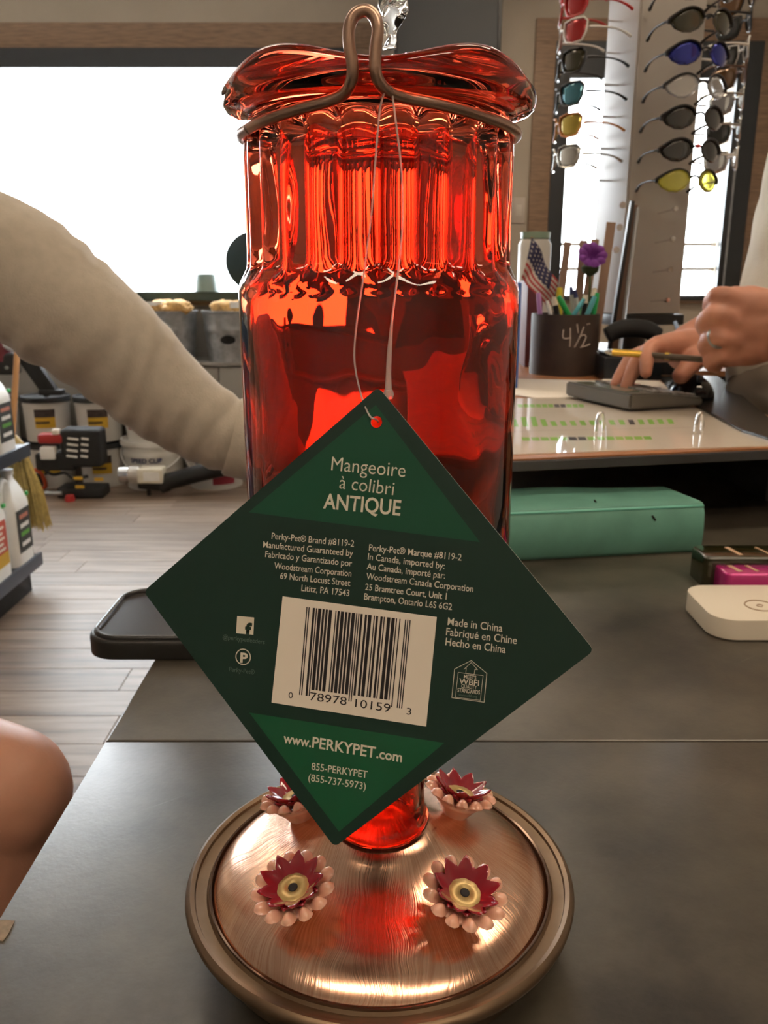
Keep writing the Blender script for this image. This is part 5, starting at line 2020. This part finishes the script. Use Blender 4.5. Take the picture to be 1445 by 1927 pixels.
def fuse(mes, voxel, smooth=4):
    me = merge(mes)
    o = bpy.data.objects.new('f', me)
    COL.objects.link(o)
    r = o.modifiers.new('r', 'REMESH')
    r.mode = 'VOXEL'
    r.voxel_size = voxel
    s_ = o.modifiers.new('s', 'SMOOTH')
    s_.iterations = smooth
    s_.factor = .5
    bpy.context.view_layer.update()
    dg = bpy.context.evaluated_depsgraph_get()
    out = bpy.data.meshes.new_from_object(o.evaluated_get(dg))
    bpy.data.objects.remove(o)
    bpy.data.meshes.remove(me)
    return out


def folds(dirv, amp, freq, seed=0):
    d = V(dirv).normalized()

    def f(co):
        t = co.dot(d) * freq
        w_ = noise.noise(co * 9 + V((seed, 0, 0))) * 2.2
        k_ = max(0, min(1, .5 + 1.3 * noise.noise(co * 14 + V((1, seed, 4)))))
        return amp * (sin(t + w_ * 3.2) * .42 * k_ + noise.noise(V((co.x * 16, co.y * 16, co.z * 16)) + V((seed, 3, 1))) * .8 + noise.noise(co * 50 + V((seed, 9, 1))) * .22)
    return f


def head_mes(c, f, r=.095):
    """head centred at c, facing unit vector f (horizontal)"""
    c, f = V(c), V(f).normalized()
    s = V((-f.y, f.x, 0))
    u = V((0, 0, 1))
    m_ = [ball(c + u * .02, r, (1, 1, 1.08)), ball(c + f * .018 - u * .050, r * .72, (1, 1, 1.15)), ball(c + f * .055 - u * .088, .030)]
    m_ += limb([c + f * (r + .002) + u * .012, c + f * (r + .018) - u * .022], [.008, .014], 2, 10)
    for q in (-1, 1):
        m_.append(ball(c + s * q * (r - .004) - f * .005 - u * .005, .026, (.5, .8, 1.1)))
        m_.append(ball(c + f * (r - .012) + s * q * .034 + u * .024, .018, (1, 1.2, .5)))
        m_.append(ball(c + f * (r - .020) + s * q * .042 - u * .020, .024))
    m_ += limb([c + f * (r - .006) + s * .018 - u * .048, c + f * (r - .002) - u * .046, c + f * (r - .006) - s * .018 - u * .048], [.006, .009, .006], 3, 8)
    return m_


def face_parts(c, f, root, haircol, iris, r=.095):
    c, f = V(c), V(f).normalized()
    s = V((-f.y, f.x, 0))
    u = V((0, 0, 1))
    for q in (-1, 1):
        e = c + f * (r - .008) + s * q * .034 + u * .006
        o = link('eye', ball(e, .0125), mat('eye_white', (.75, .73, .7), .2), root, True)
        i_ = link('iris', ball(e + f * .0095, .0058), iris, None, True)
        i_.parent = o
        i_.matrix_basis = W(o).inverted()
    hm = ball(c + u * .030 - f * .010, r * 1.06, (1, 1, 1.05))
    bm = bmesh.new()
    bm.from_mesh(hm)
    dele = [v for v in bm.verts if (v.co - c).dot(f) > .045 and (v.co - c).z < .075 or (v.co - c).z < -.035]
    bmesh.ops.delete(bm, geom=dele, context='VERTS')
    bm.to_mesh(hm)
    bm.free()
    displace(hm, lambda co: .004 * noise.noise(co * 60))
    o = link('hair', hm, haircol, root, True)
    sd = o.modifiers.new('t', 'SOLIDIFY')
    sd.thickness = .008
    link('lips', merge(limb([c + f * (r + .002) + s * .016 - u * .049, c + f * (r + .007) - u * .047, c + f * (r + .002) - s * .016 - u * .049], [.002, .0035, .002], 3, 8)), mat('lip', (.42, .14, .11), .45), root, True)


# ---- person at left, reaching behind the feeder
p1 = thing('person', 'seated person in a tan long-sleeved top reaching behind the feeder, bare knee below', 'person', (-.80, .80, 0))
SH_L, SH_R = V((-.78, .97, 1.36)), V((-.80, .63, 1.36))
wr = at(455, 826, 1.0)
el = V((-.56, .93, 1.275))
a_in = at(0, 497, .95)
hand = [wr, wr + V((.045, .012, -.024)), V((wr.x + .10, 1.02, CZ + .020))]
kn = at(0, 1498, .655)
mes = []
mes += limb([SH_L, el, at(200, 642, .965), wr], [.052, .042, .036, .027], 6)
mes += limb([wr, hand[1], hand[2]], [.028, .032, .030], 4, 16)
kk0 = hand[2]
for q, (dy, L_, th) in enumerate(((.030, .070, .0085), (.010, .078, .0088), (-.010, .073, .0085), (-.029, .058, .0078))):
    b0_ = kk0 + V((.012, dy * .9, 0))
    mes += limb([b0_, b0_ + V((L_ * .5, dy * .25, .004)), V((b0_.x + L_ * .8, b0_.y + dy * .4, CZ + .012)), V((b0_.x + L_, b0_.y + dy * .45, CZ + th + .0005))], [th * 1.15, th * 1.05, th, th * .88], 3, 10)
mes += limb([hand[1] + V((0, -.015, -.006)), V((wr.x + .085, .972, CZ + .018)), V((wr.x + .12, .955, CZ + .012))], [.015, .0115, .0095], 4, 10)
mes += limb([V((-.82, .80, .84)), V((-.83, .80, 1.10)), V((-.79, .80, 1.36)), V((-.765, .80, 1.46))], [.13, .12, .085, .052], 6, 20)
mes += limb([SH_R, V((-.66, .56, 1.10)), V((-.50, .63, .90))], [.056, .046, .028], 5)
mes += limb([V((-.50, .63, .90)), V((-.44, .64, .865)), V((-.40, .645, .845))], [.028, .030, .026], 3)
for q in range(4):
    mes += limb([V((-.41, .625 + q * .018, .85)), V((-.385, .622 + q * .019, .838)), V((-.358, .62 + q * .019, .818))], [.009, .0085, .0075], 3, 8)
mes += limb([V((-.78, .71, .80)), V((-.56, .67, .80)), kn], [.095, .084, .062], 6, 20)
mes += limb([kn, kn + V((-.035, -.005, -.16)), kn + V((-.06, -.01, -.40)), kn + V((-.02, -.01, -.44))], [.058, .060, .036, .034], 6, 20)
mes += limb([V((-.79, .89, .80)), V((-.74, .99, .62)), V((-.71, 1.04, .47))], [.092, .078, .060], 5, 20)
mes += limb([V((-.71, 1.04, .47)), V((-.75, 1.05, .30)), V((-.79, 1.05, .09))], [.058, .056, .036], 5, 20)
hc = V((-.745, .79, 1.595))
mes += head_mes(hc, (1, .1, 0))
link('body', fuse(mes, .0055, 3), M_skin, p1, True)
face_parts(hc, (1, .1, 0), p1, mat('hair_brown', (.06, .035, .02), .7, noise_amt=.3), mat('iris_brown', (.08, .04, .02), .2))
# tan top
M_tan = mat('tan_jersey', (.47, .415, .345), .9, noise_amt=.06, noise_scale=90, bump=.35, bump_scale=500)
mes = []
m1 = at(110, 575, .957)
m2 = at(200, 643, .965)
m3 = at(300, 735, .98)
mes += limb([SH_L, el, a_in, m1, m2, m3, at(385, 795, .99), at(425, 818, .997)], [.078, .076, .070, .069, .064, .055, .047, .0445], 6, 24)
mes += limb([V((-.82, .80, .86)), V((-.83, .80, 1.10)), V((-.79, .80, 1.34)), V((-.775, .80, 1.42))], [.155, .145, .110, .062], 6, 28)
mes += limb([SH_R, V((-.66, .56, 1.10)), V((-.53, .62, .925))], [.076, .062, .042], 5, 20)
mes += limb([SH_R, V((-.79, .80, 1.38)), SH_L], [.078, .085, .078], 4, 20)
me = fuse(mes, .0055, 3)
displace(me, folds((.80, .1, -.30), .0042, 210, 2))
link('long_sleeved_top', me, M_tan, p1, True)
cw_ = at(425, 818, .997)
dcf = (wr - cw_).normalized()
cq = dcf.to_track_quat('Z', 'Y').to_matrix()
lathe('cuff', [(.0455, -.018), (.0478, -.014), (.0470, .010), (.0455, .016), (.0430, .014), (.0435, -.010), (.0455, -.018)], cw_ + dcf * .024, M_tan, p1, 36, M=cq)
# shorts
M_short = mat('brown_shorts', (.12, .075, .055), .85, noise_amt=.1, bump=.2, bump_scale=300)
mes = limb([V((-.80, .71, .82)), V((-.66, .685, .81)), V((-.56, .67, .80))], [.112, .108, .100], 4, 24)
mes += limb([V((-.80, .89, .82)), V((-.76, .96, .69)), V((-.74, .99, .62))], [.112, .100, .094], 4, 24)
mes += limb([V((-.82, .70, .84)), V((-.83, .80, .86)), V((-.82, .90, .84))], [.125, .14, .125], 4, 24)
me = fuse(mes, .007, 3)
displace(me, folds((1, 0, .3), .003, 60, 5))
link('shorts', me, M_short, p1, True)
for fx, fy, fz, bx in ((kn.x - .02, kn.y - .01, kn.z - .47, 0), (-.79, 1.05, .045, 1)):
    mes = limb([V((fx - .02, fy, fz + .01)), V((fx + .06, fy, fz)), V((fx + .14, fy, fz - .005))], [.040, .042, .034], 4, 16)
    o = link('shoe', fuse(mes, .006, 2), M_softblack, p1, True)
# stool
st = thing('bar_stool', 'tall dark bar stool under the seated person in the tan top', 'stool', (-.83, .80, 0))
lathe('seat', [(0, .655), (.17, .655), (.185, .665), (.19, .68), (.18, .695), (0, .698)], (-.83, .80, -.02), M_softblack, st, 36)
for q in range(4):
    a = pi / 4 + q * pi / 2
    cyl('leg', (-.83 + .13 * cos(a), .80 + .13 * sin(a), .64), (-.83 + .21 * cos(a), .80 + .21 * sin(a), 0), .013, M_steel, st, 12)
tube('footrest', [(-.83 + .185 * cos(2 * pi * q / 32), .80 + .185 * sin(2 * pi * q / 32), .22) for q in range(32)], .010, M_steel, st, 10, 0, True)
cyl('foot_peg', (-.66, .80 - .1, .22), (kn.x - .0, kn.y - .01, kn.z - .505), .011, M_steel, st, 10)

# ---- person at right, behind the ledge
p2 = thing('person', 'standing person in a cream shirt and khaki trousers using the calculator', 'person', (.72, 1.27, 0))
q_ = lambda px, py, Y: at(px, py, Y)
mes = []
# near fist
wr2 = q_(1452, 612, 1.05)
mes += limb([V((.60, 1.02, 1.20)), wr2], [.042, .034], 4, 18)
mes += limb([wr2 + V((0, 0, .012)), q_(1405, 575, 1.05), q_(1382, 566, 1.05)], [.027, .025, .018], 4, 16)
mes += limb([wr2, q_(1405, 610, 1.05), q_(1378, 603, 1.05)], [.028, .027, .018], 4, 16)
mes += limb([wr2 - V((0, 0, .012)), q_(1405, 642, 1.055), q_(1378, 642, 1.055)], [.026, .026, .017], 4, 16)
mes += limb([wr2 - V((0, 0, .02)), q_(1408, 658, 1.06), q_(1380, 668, 1.06)], [.022, .021, .015], 4, 16)
fin = [((1382, 562, 1.045), (1350, 556, 1.045), (1338, 578, 1.075), (1352, 592, 1.10), .0112),
       ((1378, 602, 1.04), (1342, 592, 1.035), (1325, 612, 1.06), (1342, 628, 1.09), .0115),
       ((1378, 640, 1.04), (1345, 634, 1.035), (1328, 652, 1.06), (1342, 664, 1.09), .0110),
       ((1380, 668, 1.05), (1352, 668, 1.045), (1336, 682, 1.06), (1348, 690, 1.085), .0098)]
for a, b, c_, d_, r in fin:
    mes += limb([q_(*a), q_(*b), q_(*c_), q_(*d_)], [r * 1.12, r * 1.04, r, r * .88], 3, 12)
mes += limb([q_(1420, 640, 1.085), q_(1375, 672, 1.10), q_(1346, 676, 1.095)], [.018, .013, .010], 4, 12)
# far hand
wr3 = q_(1345, 648, 1.23)
mes += limb([V((.66, 1.40, 1.18)), V((.46, 1.30, 1.10)), wr3], [.040, .034, .026], 4, 18)
kns = [((1238, 652, 1.165), .0125), ((1232, 655, 1.185), .0125), ((1228, 660, 1.205), .012), ((1228, 666, 1.225), .011)]
for (kq, r) in kns:
    mes += limb([wr3, q_((kq[0] + 1345) / 2, 646 + (kq[1] - 652) * .6, (kq[2] + 1.23) / 2), q_(*kq)], [.022, .020, r * 1.2], 4, 14)
fin = [((1238, 652, 1.165), (1222, 656, 1.150), (1217, 680, 1.135), (1215, 701, 1.128), .0105),
       ((1232, 655, 1.185), (1206, 668, 1.165), (1190, 699, 1.155), (1178, 727, 1.150), .0105),
       ((1228, 660, 1.205), (1192, 670, 1.190), (1172, 698, 1.180), (1158, 723, 1.172), .0100),
       ((1228, 666, 1.225), (1205, 684, 1.225), (1195, 700, 1.222), (1188, 714, 1.218), .0088)]
for a, b, c_, d_, r in fin:
    mes += limb([q_(*a), q_(*b), q_(*c_), q_(*d_)], [r * 1.1, r * 1.02, r * .95, r * .82], 3, 12)
mes += limb([q_(1325, 662, 1.20), q_(1303, 682, 1.165), q_(1281, 707, 1.150)], [.018, .0145, .0120], 4, 12)
hc2 = V((.66, 1.27, 1.745))
mes += limb([V((.72, 1.27, 1.0)), V((.71, 1.27, 1.30)), V((.72, 1.27, 1.52)), V((.70, 1.27, 1.61))], [.12, .12, .08, .055], 6, 20)
mes += head_mes(hc2, (-1, -.1, 0))
mes += limb([V((.74, 1.17, .95)), V((.74, 1.17, .50)), V((.76, 1.17, .08))], [.09, .062, .038], 5, 18)
mes += limb([V((.74, 1.37, .95)), V((.74, 1.37, .50)), V((.76, 1.37, .08))], [.09, .062, .038], 5, 18)
mes += limb([V((.72, 1.06, 1.47)), V((.76, .98, 1.24)), V((.60, 1.02, 1.20))], [.055, .046, .042], 5, 18)
mes += limb([V((.72, 1.48, 1.47)), V((.80, 1.50, 1.22)), V((.66, 1.40, 1.18))], [.055, .046, .040], 5, 18)
link('body', fuse(mes, .0040, 2), M_skin2, p2, True)
face_parts(hc2, (-1, -.1, 0), p2, mat('hair_grey', (.30, .28, .26), .7, noise_amt=.3), mat('iris_blue', (.06, .12, .2), .2))
rg0, rg1 = q_(1350, 634, 1.036), q_(1340, 637, 1.045)
rgd = (rg1 - rg0).normalized()
tube('finger_ring', [rg0 + rgd.to_track_quat('Z', 'Y').to_matrix() @ V((.0122 * cos(2 * pi * k_ / 24), .0122 * sin(2 * pi * k_ / 24), 0)) for k_ in range(24)], .0024, mat('dull_silver', (.35, .35, .34), .35, .9), p2, 8, 0, True)
# cream shirt
M_cshirt = mat('cream_shirt', (.62, .56, .46), .85, noise_amt=.04, bump=.25, bump_scale=350)
mes = limb([V((.66, 1.27, 1.09)), V((.675, 1.27, 1.22)), V((.69, 1.27, 1.42)), V((.72, 1.27, 1.50))], [.150, .146, .135, .10], 6, 30)
mes += limb([V((.72, 1.06, 1.47)), V((.745, 1.0, 1.33)), V((.755, .98, 1.27))], [.078, .068, .066], 5, 20)
mes += limb([V((.72, 1.48, 1.47)), V((.78, 1.50, 1.30)), V((.795, 1.50, 1.25))], [.078, .068, .066], 5, 20)
mes += limb([V((.72, 1.06, 1.47)), V((.72, 1.27, 1.50)), V((.72, 1.48, 1.47))], [.076, .085, .076], 4, 20)
me = fuse(mes, .007, 3)
displace(me, folds((.3, .2, 1), .003, 45, 8))
link('shirt', me, M_cshirt, p2, True)
M_khaki = mat('khaki_trousers', (.20, .165, .125), .85, noise_amt=.06, bump=.2, bump_scale=350)
mes = limb([V((.665, 1.24, 1.00)), V((.665, 1.24, .98)), V((.68, 1.26, .90)), V((.73, 1.27, .86))], [.165, .168, .165, .15], 5, 30)
mes += limb([V((.735, 1.17, .92)), V((.74, 1.17, .50)), V((.76, 1.17, .07))], [.115, .085, .062], 5, 22)
mes += limb([V((.735, 1.37, .92)), V((.74, 1.37, .50)), V((.76, 1.37, .07))], [.115, .085, .062], 5, 22)
me = fuse(mes, .008, 3)
displace(me, folds((.1, .3, 1), .003, 40, 11))
link('trousers', me, M_khaki, p2, True)
for fy_ in (1.17, 1.37):
    o = link('shoe', fuse(limb([V((.79, fy_, .045)), V((.70, fy_, .042)), V((.61, fy_, .036))], [.042, .042, .034], 4, 16), .006, 2), M_softblack, p2, True)
# gold pen held in the fist
gp = thing('gold_pen', 'gold ballpoint pen held in the near fist, crossing behind the index finger', 'pen', tuple(q_(1240, 668, 1.125)))
g0, g1, g2, g3 = q_(1139, 662, 1.16), q_(1152, 663, 1.157), q_(1212, 667, 1.142), q_(1340, 678, 1.083)
cyl('barrel', g1, g2, .0048, mat('gold_metal', (.85, .55, .10), .25, .8), gp, 16)
cyl('grey_section', g2, g3, .0040, mat('grey_pen', (.10, .08, .06), .3), gp, 16)
cyl('tip', g0, g1, .0020, M_chrome, gp, 12, .0045)
gm = q_(1252, 670, 1.1245)
cyl('gold_band', gm, gm + (g3 - g2).normalized() * .006, .0052, MATS['gold_metal'], gp, 16)
# thin blue-white pen on the black clutter
tag(cyl('blue_pen', at(1270, 606, 1.50), at(1280, 632, 1.48), .0035, mat('pale_blue', (.35, .5, .75), .2), None, 10), 'pale blue pen standing behind the knuckles, right of the telephone', 'pen')
